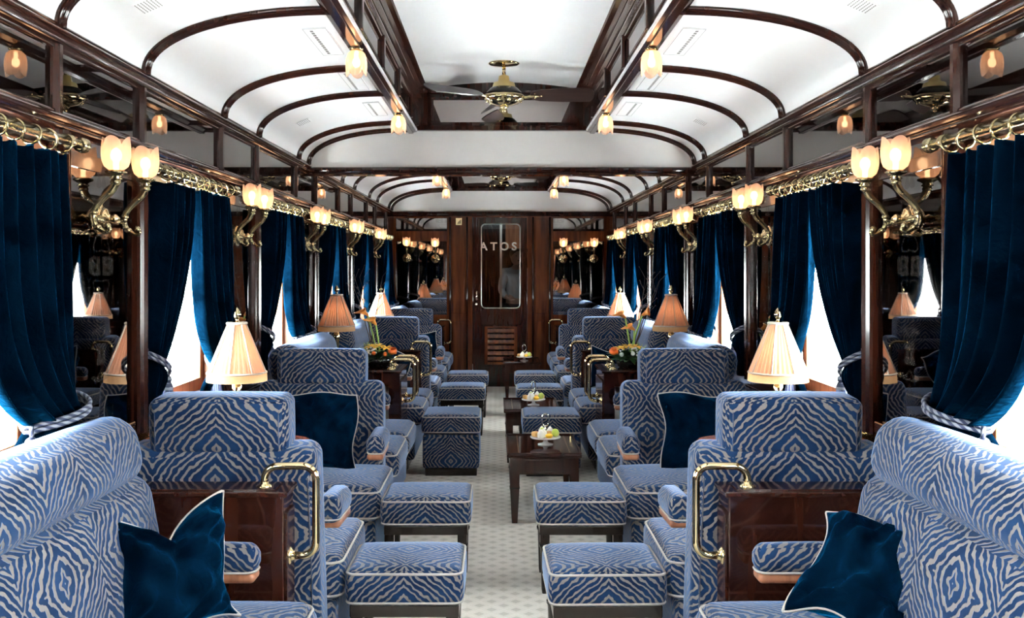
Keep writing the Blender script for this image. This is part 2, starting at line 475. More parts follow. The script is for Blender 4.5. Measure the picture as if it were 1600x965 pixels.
# side walls
def bead_strip(pts, bulge):
    """turn a polyline (x,z) into a moulded one: each listed segment index gets a half-round bulge"""
    out = []
    for i in range(len(pts)-1):
        a, b = pts[i], pts[i+1]; out.append(a)
        h = bulge[i] if i < len(bulge) else 0
        if h:
            dx, dz = b[0]-a[0], b[1]-a[1]; l = math.hypot(dx, dz); nx, nz = dz/l, -dx/l
            for k in range(1, 6):
                t = k/6; q = math.sin(PI*t)*h
                out.append((a[0]+dx*t+nx*q, a[1]+dz*t+nz*q))
    out.append(pts[-1]); return out
nwin = 0; ntrim = 0
for s in (-1, 1):
    sd = sidename(s)
    xs = lambda a: a*s
    w_ = MB()
    def wb(a, b, y0, y1, z0, z1, mb=w_):
        mb.box(min(a*s, b*s), max(a*s, b*s), y0, y1, z0, z1)
    wb(WALL, 1.44, YB, YF, 0, SILL)
    wb(WALL, 1.44, YB, YF, HEAD, 2.16)
    edges = [YB]+[e for w2 in WIN for e in w2]+[YF]
    for i in range(0, len(edges), 2): wb(WALL, 1.44, edges[i], edges[i+1], SILL, HEAD)
    wall = struct('wall_'+sd, w_, 'wood')
    # etched mirrors between the posts, plain smoked mirrors in the frieze
    for k, c in enumerate(PIL):
        a, b = c-.27, min(c+.27, YF-.02)
        q = MB(); q.box(min(s*(WALL-.004), s*(WALL+.01)), max(s*(WALL-.004), s*(WALL+.01)), a-c, b-c, .90, 1.755)
        o = q.obj('mirror_panel', 'mirror_y', wall, loc=(0, c, 0)); o['label'] = 'smoked mirror with etched ornament'
        q = MB(); wb(WALL-.012, WALL+.01, a, b, 1.755, 1.80, q); q.obj('panel_rail', 'woody', wall)
        q = MB(); wb(WALL-.004, WALL+.01, a, b, 1.80, 1.845, q); q.obj('header_mirror', 'mirror', wall)
        q = MB(); wb(WALL-.02, WALL+.01, a, b, .83, .90, q); q.obj('panel_rail', 'woody', wall, bevel=.006)
        for e in ((c-.33), (c+.33)):
            if e > YF-.05: continue
            q = MB()
            q.prism([(s*WALL, -.058), (s*(WALL-.022), -.056), (s*(WALL-.028), -.040), (s*(WALL-.022), -.026), (s*(WALL-.034), -.018), (s*(WALL-.040), 0),
                     (s*(WALL-.034), .018), (s*(WALL-.022), .026), (s*(WALL-.028), .040), (s*(WALL-.022), .056), (s*WALL, .058)], .85, 1.85, 'z')
            for i_ in range(len(q.v)): pass
            q.v = [(x, y+e, z) for x, y, z in q.v]
            q.obj('post', 'wood', wall)
    # frieze: mirror strip and mullions
    q = MB(); wb(WALL-.004, WALL+.01, YB, YF, 1.90, 2.10, q); q.obj('frieze_mirror', 'mirror', wall)
    for c in PIL:
        for e in (c-.35, c+.35):
            if not (YB < e < YF-.03): continue
            q = MB(); q.prism([(s*WALL, e-.026), (s*(WALL-.012), e-.024), (s*(WALL-.026), e-.010), (s*(WALL-.026), e+.010), (s*(WALL-.012), e+.024), (s*WALL, e+.026)], 1.895, 2.10, 'z')
            q.obj('mullion', 'wood', wall)
    # cornice (upper) and lower rail, moulded
    pr = bead_strip([(1.345, 2.165), (1.318, 2.165), (1.312, 2.150), (1.302, 2.146), (1.300, 2.128), (1.310, 2.122), (1.312, 2.104), (1.322, 2.098), (1.326, 2.088), (1.345, 2.085)],
                    [0, .004, 0, .006, 0, .006, 0, .004, 0])
    q = MB(); q.prism([(s*x, z) for x, z in pr], YB, YF, 'y'); ntrim += 1; struct('trim_%d' % ntrim, q, 'woody')
    pr = bead_strip([(1.345, 1.915), (1.325, 1.912), (1.318, 1.900), (1.304, 1.896), (1.298, 1.872), (1.306, 1.866), (1.310, 1.852), (1.322, 1.846), (1.345, 1.842)],
                    [0, .003, 0, .008, 0, .005, 0, 0])
    q = MB(); q.prism([(s*x, z) for x, z in pr], YB, YF, 'y'); ntrim += 1; struct('trim_%d' % ntrim, q, 'woody')
    # baseboard and the ledge over the heater
    q = MB(); wb(WALL-.02, WALL+.005, YB, YF-.01, 0.002, .12, q); struct('baseboard_'+sd, q, 'woody', bevel=.006)
    # windows
    for (y0, y1) in WIN:
        nwin += 1
        f = MB()
        wb(WALL+.003, 1.435, y0-.0, y0+.028, SILL, HEAD, f); wb(WALL+.003, 1.435, y1-.028, y1, SILL, HEAD, f)
        wb(WALL+.003, 1.435, y0+.028, y1-.028, SILL, SILL+.03, f); wb(WALL+.003, 1.435, y0+.028, y1-.028, HEAD-.03, HEAD, f)
        fo = struct('window_%d' % nwin, f, 'frame', bevel=.003)
        g = MB()
        wb(1.385, 1.420, y0+.028, y0+.075, SILL+.03, HEAD-.03, g); wb(1.385, 1.420, y1-.075, y1-.028, SILL+.03, HEAD-.03, g)
        wb(1.385, 1.420, y0+.075, y1-.075, SILL+.03, SILL+.085, g); wb(1.385, 1.420, y0+.075, y1-.075, HEAD-.08, HEAD-.03, g)
        g.obj('sash', 'frame', fo, bevel=.003)
        p = MB(); wb(1.400, 1.404, y0+.07, y1-.07, SILL+.08, HEAD-.075, p); p.obj('pane', 'glass', fo)
# vault ------------------------------------------------------------
VX, VA, VZ0, VB, VE = .60, .722, 2.15, .247, 2.2
def vault(x):
    d = max(0, abs(x)-VX)/VA
    return VZ0+VB*max(0, 1-d**VE)**(1/VE)
def vpts(n=22):
    out = []
    for i in range(n+1):
        a = PI/2*i/n
        ca, sa = math.cos(a)**(2/VE), math.sin(a)**(2/VE)
        out.append((VX+VA*ca, VZ0+VB*sa))
    return out                                     # from cornice (wall) up to the beam
VP_ = vpts()
SEC = [(YB, YD), (YD+.12, YF)]
CLR = [(YB, YD-.07), (YD+.19, YF-.17)]             # clerestory wells
ncei = 0
for si, ((a, b), (ca, cb)) in enumerate(zip(SEC, CLR)):
    cm = MB()
    for s in (-1, 1):
        V = []; F = []
        P = [(1.345, 2.15)]+VP_+[(.605, VZ0+VB)]
        for (x, z) in P: V += [(s*x, a-.02, z), (s*x, b+.02, z)]
        for i in range(len(P)-1):
            q = (2*i, 2*i+1, 2*i+3, 2*i+2); F.append(q if s < 0 else q[::-1])
        cm.add(V, F, smooth=True)
    # flat strip between well end and section end
    for (e0, e1) in ((cb, b+.02), (a-.02, ca) if si else (a-.02, a-.01)):
        cm.box(-.62, .62, e0, e1, 2.397, 2.41)
    # shallow arched top of the clerestory
    V = []; F = []; n = 12
    for i in range(n+1):
        x = -.525+1.05*i/n; z = 2.70-.045*(x/.525)**2
        V += [(x, ca-.01, z), (x, cb+.01, z)]
    for i in range(n): F.append((2*i, 2*i+2, 2*i+3, 2*i+1))
    cm.add(V, F, smooth=True)
    struct('ceiling_%d' % (si+1) if si else 'ceiling', cm, 'white')
    for s in (-1, 1):
        # outer shell of clerestory side, pale reflecting strip
        ntrim += 1
        q = MB(); q.prism([(s*.575, 2.40), (s*.60, 2.40), (s*.60, 2.72), (s*.50, 2.72), (s*.50, 2.66), (s*.575, 2.56)], ca, cb, 'y')
        tr = struct('trim_%d' % ntrim, q, 'woody')
        q = MB(); q.prism([(s*.5735, 2.415), (s*.578, 2.415), (s*.578, 2.515), (s*.5735, 2.515)], ca, cb, 'y'); q.obj('clerestory_mirror', 'mirror2', tr)
        # stepped heavy moulding under the top
        pr = bead_strip([(.576, 2.505), (.560, 2.510), (.560, 2.535), (.548, 2.545), (.546, 2.575), (.534, 2.585), (.532, 2.612), (.520, 2.622), (.516, 2.645), (.500, 2.655), (.498, 2.672), (.576, 2.68)],
                        [0, .005, 0, .008, 0, .008, 0, .006, 0, .004, 0])
        q = MB(); q.prism([(s*x, z) for x, z in pr], ca, cb, 'y'); q.obj('upper_moulding', 'woody', tr)
        # lamp beam under the vault edge
        pr = bead_strip([(.662, 2.402), (.662, 2.380), (.640, 2.372), (.634, 2.362), (.602, 2.362), (.598, 2.372), (.576, 2.376), (.572, 2.405)], [0, 0, .003, .0, .003, 0, .003])
        q = MB(); q.prism([(s*x, z) for x, z in pr], a, b, 'y'); q.obj('lamp_beam', 'woody', tr)
        pr = [(.572, 2.380), (.577, 2.374), (.5835, 2.3725), (.5835, 2.38)]
        q = MB(); q.prism([(s*(x-.0045), z-.002) for x, z in pr], ca, cb, 'y'); q.obj('pale_edge', 'strip', tr)
        # little posts of the clerestory
        y = cb-.52
        while y > max(ca, 1.0):
            q = MB(); q.box(min(s*.556, s*.5735), max(s*.556, s*.5735), y-.018, y+.018, 2.385, 2.55); q.obj('clerestory_post', 'wood', tr, bevel=.004)
            y -= .76
    # well end walls
    for (ye, dr) in ((cb, -1), (ca, 1)):
        if ye < 0: 
            q = MB(); q.box(-.6, .6, ye-.05, ye, 2.38, 2.72); ntrim += 1; struct('trim_%d' % ntrim, q, 'wood'); continue
        ntrim += 1
        q = MB(); q.box(-.575, .575, min(ye, ye-dr*.04), max(ye, ye-dr*.04), 2.375, 2.72)
        tr = struct('trim_%d' % ntrim, q, 'wood')
        f = dr*.002
        q = MB(); q.box(-.46, .46, min(ye, ye+dr*.006), max(ye, ye+dr*.006), 2.43, 2.58); q.obj('end_mirror', 'mirror2', tr)
        q = MB()
        for (x0, x1, z0, z1, d) in ((-.572, .572, 2.372, 2.405, .03), (-.56, .56, 2.405, 2.43, .016), (-.56, .56, 2.58, 2.60, .016), (-.56, .56, 2.625, 2.645, .02),
                                    (-.56, -.46, 2.43, 2.58, .012), (.46, .56, 2.43, 2.58, .012)):
            q.box(x0, x1, min(ye, ye+dr*d), max(ye, ye+dr*d), z0, z1)
        q.obj('end_moulding', 'wood', tr, bevel=.003)
# ribs
RIBS = [[-.18+.35, 1.55-.35, 1.55+.35, 3.28-.35, 3.28+.36, 5.01-.33, 5.01+.35, 6.43, 6.765], [7.08, 8.22, 8.92, 9.95, 10.62, 11.72, 12.06]]
for si, rr in enumerate(RIBS):
    for y in rr:
        for s in (-1, 1):
            P = [(1.322, 2.148)]+VP_+[(.61, VZ0+VB)]
            sec = [(-.021, 0), (-.021, .010), (-.014, .020), (-.008, .017), (-.006, .026), (0, .029), (.006, .026), (.008, .017), (.014, .020), (.021, .010), (.021, 0)]
            V = []; F = []; n = len(sec)
            for i, (x, z) in enumerate(P):
                x0, z0 = P[max(0, i-1)]; x1, z1 = P[min(len(P)-1, i+1)]
                tx, tz = x1-x0, z1-z0; l = math.hypot(tx, tz); nx, nz = -(tz/l), (tx/l)
                # inward normal: towards room (down and to the centre)
                nx, nz = -abs(tz/l), -abs(tx/l)
                for (dy, h) in sec: V.append((s*(x+nx*h), y+dy, z+nz*h))
            for i in range(len(P)-1):
                for k in range(n-1):
                    q = (i*n+k, i*n+k+1, (i+1)*n+k+1, (i+1)*n+k); F.append(q)
            q = MB(); q.add(V, F, smooth=True); ntrim += 1
            o = struct('trim_%d' % ntrim, q, 'wood')
# divider between the two saloons
poly = [(-1.345, 2.13)]+[(-x, z) for x, z in VP_]+[(x, z) for x, z in reversed(VP_)]+[(1.345, 2.13)]
q = MB(); q.prism(poly, YD, YD+.10, 'y', smooth=False); struct('wall_divider', q, 'wallw')
pr = bead_strip([(YD-.01, 2.135), (YD-.03, 2.128), (YD-.03, 2.10), (YD-.018, 2.094), (YD-.014, 2.082), (YD+.114, 2.082), (YD+.118, 2.094), (YD+.13, 2.10), (YD+.13, 2.128), (YD+.11, 2.135)], [0, .005, 0, .003, 0, .003, 0, .005, 0])
q = MB(); q.prism(pr, -1.33, 1.33, 'x'); ntrim += 1; struct('trim_%d' % ntrim, q, 'wood')
# back wall behind the camera
q = MB(); q.box(-1.44, 1.44, YB-.06, YB, 0, 2.75); struct('wall_back', q, 'mahog')
# ------------------------------------------------------------------ far wall with door
fw = MB(); y1 = YF+.06
fw.box(-1.44, -.335, YF, y1, 0, 2.75); fw.box(.335, 1.44, YF, y1, 0, 2.75); fw.box(-.335, .335, YF, y1, 2.07, 2.75)
farw = struct('wall_far', fw, 'mahog')
q = MB(); q.prism(poly[0:1]+[(-x, z) for x, z in VP_]+[(x, z) for x, z in reversed(VP_)]+[(1.345, 2.13)], YF-.02, YF-.001, 'y'); q.obj('lunette', 'wallw', farw)
q = MB()
pr = bead_strip([(YF, 2.14), (YF-.045, 2.135), (YF-.045, 2.115), (YF-.03, 2.11), (YF-.025, 2.085), (YF, 2.08)], [0, .004, 0, .006, 0])
q.prism(pr, -1.33, 1.33, 'x'); q.obj('moulding', 'wood', farw)
def fx(px): return (px-778)/128.6-.025
def fz(py): return 1.44-(py-420)/128.6
for s in (-1, 1):
    A, B = .645, 1.262
    def bx(mb, x0, x1, d, z0, z1): mb.box(min(s*x0, s*x1), max(s*x0, s*x1), YF-d, YF, z0, z1)
    q = MB(); bx(q, A, B, .006, 1.90, 2.055); q.obj('upper_mirror', 'mirror_x', farw)
    q = MB(); bx(q, A, B, .006, .885, 1.775); o = q.obj('etched_mirror', 'mirror_x', farw); o['label'] = 'tall smoked mirror with etched ornament'
    q = MB()
    for (x0, x1, z0, z1) in ((A-.025, A, .86, 2.08), (B, B+.07, .02, 2.08), (A, B, 1.775, 1.90), (A, B, 2.055, 2.08), (A, B, .80, .885)):
        bx(q, x0, x1, .016, z0, z1)
    q.obj('mirror_frame', 'mahog', farw, bevel=.004)
    q = MB()
    for (x0, x1, z0, z1) in ((.66, 1.24, .14, .76), (.43, .575, .90, 2.05), (.43, .575, .14, .80)):
        bx(q, x0, x1, .010, z0, z1)
    q.obj('raised_panel', 'mahog', farw, bevel=.006)
    q = MB()
    for xx in (.40, .605):
        q.tube([(s*xx, YF-.012, .12), (s*xx, YF-.012, 2.07)], .012, 8)
    q.obj('pilaster_bead', 'wood', farw)
    q = MB(); bx(q, .345, 1.33, .014, 0.002, .11); struct('baseboard_far_%s' % sidename(s), q, 'wood', bevel=.004)
# door
dm = MB()
for (x0, x1, z0, z1) in ((-.33, -.235, .012, 2.065), (.255, .33, .012, 2.065), (-.235, .255, 1.995, 2.065), (-.235, .255, .76, .955), (-.235, .255, .012, .25)):
    dm.box(x0, x1, YF-.012, YF+.032, z0, z1)
door = struct('door_1', dm, 'wood', bevel=.003)
# rounded glass opening: ring with rounded corners
def rrect(x0, x1, z0, z1, r, n=6):
    out = []
    for (cx, cz, a0) in ((x1-r, z1-r, 0), (x0+r, z1-r, PI/2), (x0+r, z0+r, PI), (x1-r, z0+r, 1.5*PI)):
        for i in range(n+1):
            a = a0+PI/2*i/n; out.append((cx+r*math.cos(a), cz+r*math.sin(a)))
    return out
q = MB(); q.tube([(x, YF-.014, z) for x, z in rrect(-.226, .243, .965, 1.984, .05)], .007, 6, closed=True); q.obj('glass_frame', 'steel', door)
q = MB(); q.box(-.24, .26, YF+.004, YF+.009, .95, 2.0); q.obj('glass', 'glass', door)
def corner(x, z, sx, sz, r=.05):
    pts = [(x, z)]+[(x+sx*(r-r*math.sin(a)), z+sz*(r-r*math.cos(a))) for a in [PI/2*i/6 for i in range(7)]]
    return pts
q = MB()
for (x, z, sx, sz) in ((-.236, 1.996, 1, -1), (.256, 1.996, -1, -1), (-.236, .954, 1, 1), (.256, .954, -1, 1)):
    q.prism([(a, b) for a, b in corner(x, z, sx, sz, .055)], YF-.011, YF+.03, 'y')
q.obj('glass_corner', 'wood', door)
q = MB(); q.box(-.235, .255, YF+.0, YF+.03, .25, .76); q.obj('lower_panel', 'wood', door)
q = MB()
for i in range(6):
    z = .32+.068*i
    q.prism([(YF-.004, z), (YF-.024, z+.006), (YF-.024, z+.016), (YF-.004, z+.056)], -.15, .17, 'x')
q.obj('louvres', 'mahog', door)
q = MB()
for (x0, x1, z0, z1) in ((-.19, -.15, .28, .745), (.17, .21, .28, .745), (-.15, .17, .725, .745), (-.15, .17, .28, .315)): q.box(x0, x1, YF-.020, YF+.005, z0, z1)
q.obj('louvre_frame', 'mahog', door, bevel=.003)
q = MB(); q.lathe([(.022, 0), (.022, .006), (.010, .010), (.010, .04)], 14, T(-.288, YF-.012, 1.075) @ R(PI/2, 'X'))
q.tube([(-.288, YF-.05, 1.075), (-.286, YF-.055, 1.10), (-.280, YF-.055, 1.17)], [.009, .010, .007], 8)
q.lathe([(.018, 0), (.018, .006), (.006, .009)], 14, T(-.288, YF-.012, 1.015) @ R(PI/2, 'X'))
ho = q.obj('door_handle', 'silver', door); ho['label'] = 'pale lever handle'
# pale letters on the glass
for i, (ch, px) in enumerate((('A', 755.5), ('T', 771.5), ('O', 788), ('S', 803.5))):
    cu = bpy.data.curves.new('lettering', 'FONT'); cu.body = ch; cu.size = .135; cu.align_x = 'CENTER'; cu.extrude = .0006; cu.offset = .003
    o = bpy.data.objects.new('lettering', cu); COL.objects.link(o); o.parent = door
    o.location = (fx(px), YF+.002, fz(390.5)); o.rotation_euler = (PI/2, 0, 0); cu.materials.append(MAT['letter'])
# brass emblem plate on the pilaster
r = thing('brass_plate', 'small square brass plate with a raised triangle high on the end wall', 'plate', (fx(717), YF-.012, fz(346)))
q = MB(); q.box(-.04, .04, -.010, 0, -.045, .045); q.obj('plate', 'gold', r, bevel=.004)
q = MB(); q.prism([(-.02, -.028), (.028, -.028), (.028, .028), (-.004, .0)], -.018, -.010, 'y'); q.obj('relief', 'brassdark', r)
# vestibule behind the door
v = MB(); v.box(-.9, -.86, YF+.07, YF+3, 0, 2.3); v.box(.86, .9, YF+.07, YF+3, 0, 2.3); v.box(-.9, .9, YF+3, YF+3.05, 0, 2.3); v.box(-.9, .9, YF+.07, YF+3.05, 2.3, 2.35)
vs = struct('wall_vestibule', v, 'wood')
q = MB(); q.box(.0, .03, YF+1.5, YF+1.53, 0.003, 2.25); q.obj('door_edge', 'steel', vs)
q = MB(); q.box(.08, .5, YF+1.5, YF+1.53, 1.72, 2.15); q.obj('orange_panel', 'frame', vs)
q = MB(); q.box(-.5, .5, YF+.5, YF+.62, 2.27, 2.295); q.obj('ceiling_lamp', emit('added vestibule fill', (.85, .93, 1), 16*LAMP), vs)  # unseen lamp added to light the dark vestibule

# ================================================================== FURNITURE
def rr_loop(hx, hy, z, r, n=5, bow=0):
    out = []
    for (cx, cy, a0) in ((hx-r, hy-r, 0), (-hx+r, hy-r, PI/2), (-hx+r, -hy+r, PI), (hx-r, -hy+r, 1.5*PI)):
        for i in range(n+1):
            a = a0+PI/2*i/n; out.append((cx+r*math.cos(a), cy+r*math.sin(a), z))
    # extra points on straights
    res = []
    for i in range(len(out)):
        a, b = Vector(out[i]), Vector(out[(i+1) % len(out)])
        res.append(tuple(a))
        if (b-a).length > .06:
            for k in (1, 2, 3): res.append(tuple(a.lerp(b, k/4)))
    return res
def cushion(name, parent, hx, hy, hz, r, loc, puff, mt='zebra', pipe=(True, True), rot=None, pr=.0045):
    M = T(*loc)
    if rot is not None: M = M @ rot
    m = MB(); m.rbox(hx, hy, hz, r, puff=puff, xf=None)
    o = m.obj(name, mt, parent); o.matrix_local = M
    for k, z in enumerate((hz-r*.35, -hz+r*.35)):
        if pipe[k]:
            q = MB(); q.tube(rr_loop(hx-r*.12, hy-r*.12, z, r*1.0), pr, 6, closed=True)
            q.obj('piping', 'piping', o)
    return o
def make_chair(label, loc, rz, group, width=1.0):
    t = thing('armchair', label, 'armchair', loc, rz, group)
    # upholstered base on a dark plinth
    cushion('base', t, .345, .27, .115, .03, (0, -.11, .195), (.004, .004, 0), pipe=(False, False))
    m = MB(); m.box(-.31, .31, -.34, .25, 0.001, .085); m.obj('plinth', 'stoolwood', t, bevel=.008)
    cushion('seat', t, .375, .295, .072, .045, (0, -.135, .385), (.004, .006, .022))
    # reclined back
    m = MB(); m.rbox(.325, .092, .385, .046, puff=(0, .014, 0), taper=.97)
    b = m.obj('backrest', 'zebra', t); b.matrix_local = T(0, .235, .485) @ R(-.10, 'X')
    for sx in (-1, 1):                              # seams of the side panels
        for sy in (-1, 1):
            q = MB(); q.tube([(sx*.300, sy*.094, -.33), (sx*.300, sy*.097, 0), (sx*.292, sy*.092, .30)], .0022, 5); q.obj('seam', 'zebra', b)
    m = MB(); m.rbox(.222, .078, .092, .028, puff=(.004, .012, .006))
    h = m.obj('headrest', 'zebra', t); h.matrix_local = T(0, .268, .935) @ R(-.06, 'X')
    for sx in (-1, 1):
        q = MB(); q.tube([(sx*.198, -.079, -.07), (sx*.198, -.086, 0), (sx*.198, -.078, .07), (sx*.198, 0, .094), (sx*.198, .078, .07), (sx*.198, .086, 0), (sx*.198, .079, -.07)], .002, 5); q.obj('seam', 'zebra', h)
    for sx in (-1, 1):
        m = MB(); m.rbox(.044, .145, .042, .034, puff=(0, 0, .008))
        a = m.obj('armrest', 'zebra', t); a.matrix_local = T(sx*.318, -.015, .605) @ R(.05, 'X')
        q = MB(); q.rbox(.039, .125, .016, .014); w_ = q.obj('arm_underside', 'armwood', a); w_.location = (0, -.012, -.050); w_['label'] = 'bare brown wood under the armrest'
        q = MB(); q.tube(rr_loop(.038, .138, -.033, .03), .0035, 6, closed=True); q.obj('piping', 'piping', a)
    return t
CX = .925
ch = make_chair('zebra patterned blue velvet armchair on the left seen from behind, nearest the camera', (-CX, 3.535, 0), PI, 'zebra velvet armchairs')
place = [((CX, 3.535, 0), PI, 'zebra patterned blue velvet armchair on the right seen from behind, nearest the camera'),
         ((-CX, 4.86, 0), 0, 'zebra velvet armchair on the left facing the camera with large blue cushion'),
         ((CX, 4.86, 0), 0, 'zebra velvet armchair on the right facing the camera with large blue cushion'),
         ((-CX, 8.775, 0), PI, 'far left zebra velvet armchair showing its back behind the flowers'),
         ((CX, 8.775, 0), PI, 'far right zebra velvet armchair showing its back behind the flowers'),
         ((-CX, 10.06, 0), 0, 'farthest left zebra velvet armchair facing the camera near the end wall'),
         ((CX, 10.06, 0), 0, 'farthest right zebra velvet armchair facing the camera near the end wall')]
for loc, rz, lb in place: dup(ch, loc, rz, lb, 'zebra velvet armchairs')

def make_stool(label, loc, group, rz=0):
    t = thing('footstool', label, 'footstool', loc, rz, group)
    cushion('seat', t, .200, .188, .060, .032, (0, 0, .362), (.003, .003, .012))
    m = MB()
    m.box(-.185, .185, -.174, .174, .262, .304); m.obj('apron', 'stoolwood', t, bevel=.004)
    for sx in (-1, 1):
        for sy in (-1, 1):
            m = MB(); x, y = sx*.162, sy*.152
            m.rbox(.021, .021, .05, .004, xf=T(x, y, .272))
            m.lathe([(.0005, .0), (.012, 0), (.0145, .02), (.019, .20), (.024, .208), (.024, .220), (.018, .226)], 10, T(x, y, 0))
            m.obj('leg', 'stoolwood', t)
    return t
st = make_stool('zebra velvet footstool on dark legs, nearest on the left of the aisle', (-.342, 3.54, 0), 'footstools beside the aisle')
for loc, rz, lb in (((.343, 3.53, 0), .02, 'zebra velvet footstool on dark legs, nearest on the right of the aisle'),
                    ((-.345, 4.58, 0), 0, 'second zebra footstool on the left of the aisle, before the facing armchair'),
                    ((.345, 4.58, 0), 0, 'second zebra footstool on the right of the aisle, in front of the nearest table'),
                    ((-.335, 8.77, 0), 0, 'zebra footstool with tapered legs beyond the left box ottoman'),
                    ((.335, 8.70, 0), 0, 'zebra footstool beyond the middle low table on the right'),
                    ((-.32, 9.82, 0), 0, 'farthest zebra footstool on the left near the end wall'),
                    ((.34, 9.82, 0), 0, 'farthest zebra footstool on the right near the end wall')):
    dup(st, loc, rz, lb)
def make_ottoman(label, loc):
    t = thing('ottoman', label, 'ottoman', loc, 0, 'box ottomans')
    cushion('top_cushion', t, .205, .235, .064, .034, (0, 0, .358), (.003, .003, .012))
    cushion('body', t, .196, .225, .118, .02, (0, 0, .172), (.006, .006, 0), pipe=(False, False))
    m = MB(); m.box(-.18, .18, -.21, .21, 0.001, .06); m.obj('plinth', 'stoolwood', t, bevel=.004)
    return t
ot = make_ottoman('zebra velvet box ottoman on the left, upholstered down to the carpet', (-.352, 7.14, 0))
dup(ot, (.352, 7.12, 0), 0, 'zebra velvet box ottoman on the right behind the nearest low table')

def make_sofa(s, y0, y1, ncush, label, zt=1.0, arms=(1, 1)):
    yc = (y0+y1)/2; hl = (y1-y0)/2
    t = thing('sofa', label, 'sofa', (s*1.0, yc, 0), 0, 'window side sofas')
    # frame / base
    cushion('base', t, .33, hl-.02, .125, .03, (s*-.05, 0, .195), (0, 0, 0), pipe=(False, False))
    m = MB(); m.box(-.28, .28, -hl+.05, hl-.05, 0.001, .085); m.obj('plinth', 'stoolwood', t, bevel=.006).location = (s*-.05, 0, 0)
    for i in range(ncush):
        w2 = (2*hl-.03)/ncush
        cushion('seat_cushion', t, .225, w2/2-.004, .07, .045, (s*-.225+s*.01, -hl+.015+w2*(i+.5), .392), (.016, .004, .018))
    m = MB(); m.rbox(.085, hl-.01, .25, .07, puff=(.025, 0, 0))
    b = m.obj('backrest', 'zebra', t); b.matrix_local = T(s*.092, 0, .595) @ R(s*.17, 'Y')
    m = MB(); m.rbox(.095, hl-.02, .105, .080, puff=(.012, .008, .006))
    b = m.obj('head_bolster', 'zebra', t); b.matrix_local = T(s*.158, 0, .905+zt-1.0) @ R(s*.22, 'Y')
    for k, sy in enumerate((-1, 1)):
        if not arms[k]: continue
        m = MB(); m.rbox(.19, .043, .040, .034, puff=(0, 0, .006))
        a = m.obj('armrest', 'zebra', t); a.location = (s*-.09, sy*(hl-.062), .596)
        q = MB(); q.rbox(.17, .038, .015, .013); w_ = q.obj('arm_underside', 'armwood', a); w_.location = (s*-.012, 0, -.050); w_['label'] = 'bare brown wood under the armrest'
        q = MB(); q.tube(rr_loop(.185, .040, -.032, .03), .0035, 6, closed=True); q.obj('piping', 'piping', a)
    return t
for s in (-1, 1):
    sd = sidename(s)
    make_sofa(s, 1.15, 2.97, 3, 'large zebra velvet sofa in the %s foreground with a rumpled blue cushion' % sd)
    make_sofa(s, 5.26, 6.50, 2, 'zebra velvet sofa on the %s between facing armchair and flower console' % sd, 1.02, (0, 1))
    make_sofa(s, 7.09, 8.20, 2, 'zebra velvet sofa on the %s just beyond the table lamp and flowers' % sd, 1.02)
    make_sofa(s, 10.48, 11.78, 2, 'zebra velvet sofa on the %s against the end wall' % sd)

# partitions and consoles, each with its brass grab rail
def rail(parent, s, y, name='grab_handle'):
    X = lambda a: s*a
    pts = [(X(.74), y, .775), (X(.74), y, .790)]
    def cor(cx, cz, r, a0, a1, n=6):
        return [(X(cx+r*math.cos(a0+(a1-a0)*i/n)), y, cz+r*math.sin(a0+(a1-a0)*i/n)) for i in range(n+1)]
    pts = [(X(.745), y, .772)]+cor(.703, .791, .042, 0, PI/2)+cor(.628, .791, .042, PI/2, PI)+cor(.628, .600, .042, PI, 1.5*PI)+[(X(.668), y, .558)]
    m = MB(); m.tube(pts, .0118, 12)
    o = m.obj(name, 'gold', parent)
    q = MB(); q.lathe([(.026, 0), (.026, .004), (.020, .008), (.014, .010), (.014, .016)], 18, T(X(.745), y, .770)); q.obj('mounting_plate', 'gold', o)
    q = MB(); q.lathe([(.028, 0), (.028, .004), (.020, .008), (.014, .010), (.014, .016)], 18, T(X(.667), y, .558) @ R(-s*PI/2, 'Y'))
    q.obj('mounting_plate', 'gold', o)
    return o
def make_partition(s, y0, y1, name, label, handles, cat, group=None, grille=False):
    t = thing(name, label, cat, (0, 0, 0), 0, group)
    t.location = (s*1.0, (y0+y1)/2, 0)
    off = Matrix.Translation((-s*1.0, -(y0+y1)/2, 0))
    def ob(m, n, mt, par=t, **kw):
        o = m.obj(n, mt, par, **kw); 
        if par is t: o.matrix_local = off
        return o
    m = MB(); a, b = sorted((s*.672, s*1.325)); m.box(a, b, y0+.004, y1-.004, 0.001, .757); ob(m, 'panel', 'mahogd', bevel=.004)
    m = MB(); a, b = sorted((s*.660, s*1.325)); m.box(a, b, y0-.004, y1+.004, .752, .768); ob(m, 'top', 'woody', bevel=.004)
    m = MB(); a, b = sorted((s*.70, s*1.325)); m.box(a, b, y0+.018, y1-.018, .767, .772); a, b = sorted((s*.664, s*.673)); m.box(a, b, y0+.02, y1-.02, .02, .70); ob(m, 'moulding', 'woody', bevel=.002)
    if grille:
        m = MB(); g0, g1 = sorted((s*.745, s*.97)); zz0, zz1 = .25, .665
        for (x0, x1, z0, z1) in ((g0, g1, zz1-.03, zz1), (g0, g1, zz0, zz0+.03), (g0, g0+.03, zz0, zz1), (g1-.03, g1, zz0, zz1)): m.box(x0, x1, y0-.004, y0+.006, z0, z1)
        ob(m, 'vent_frame', 'steel')
        m = MB(); m.box(g0+.03, g1-.03, y0-.001, y0+.006, zz0+.03, zz1-.03); ob(m, 'vent_opening', 'black')
    for y in handles:
        h = rail(t, s, y); h.matrix_local = off
    return t
MAT['mahogd'] = wood('polished dark mahogany panel', (.012, .0035, .0024), (.030, .0085, .005), rough=.08, scale=(7, 7, .8))
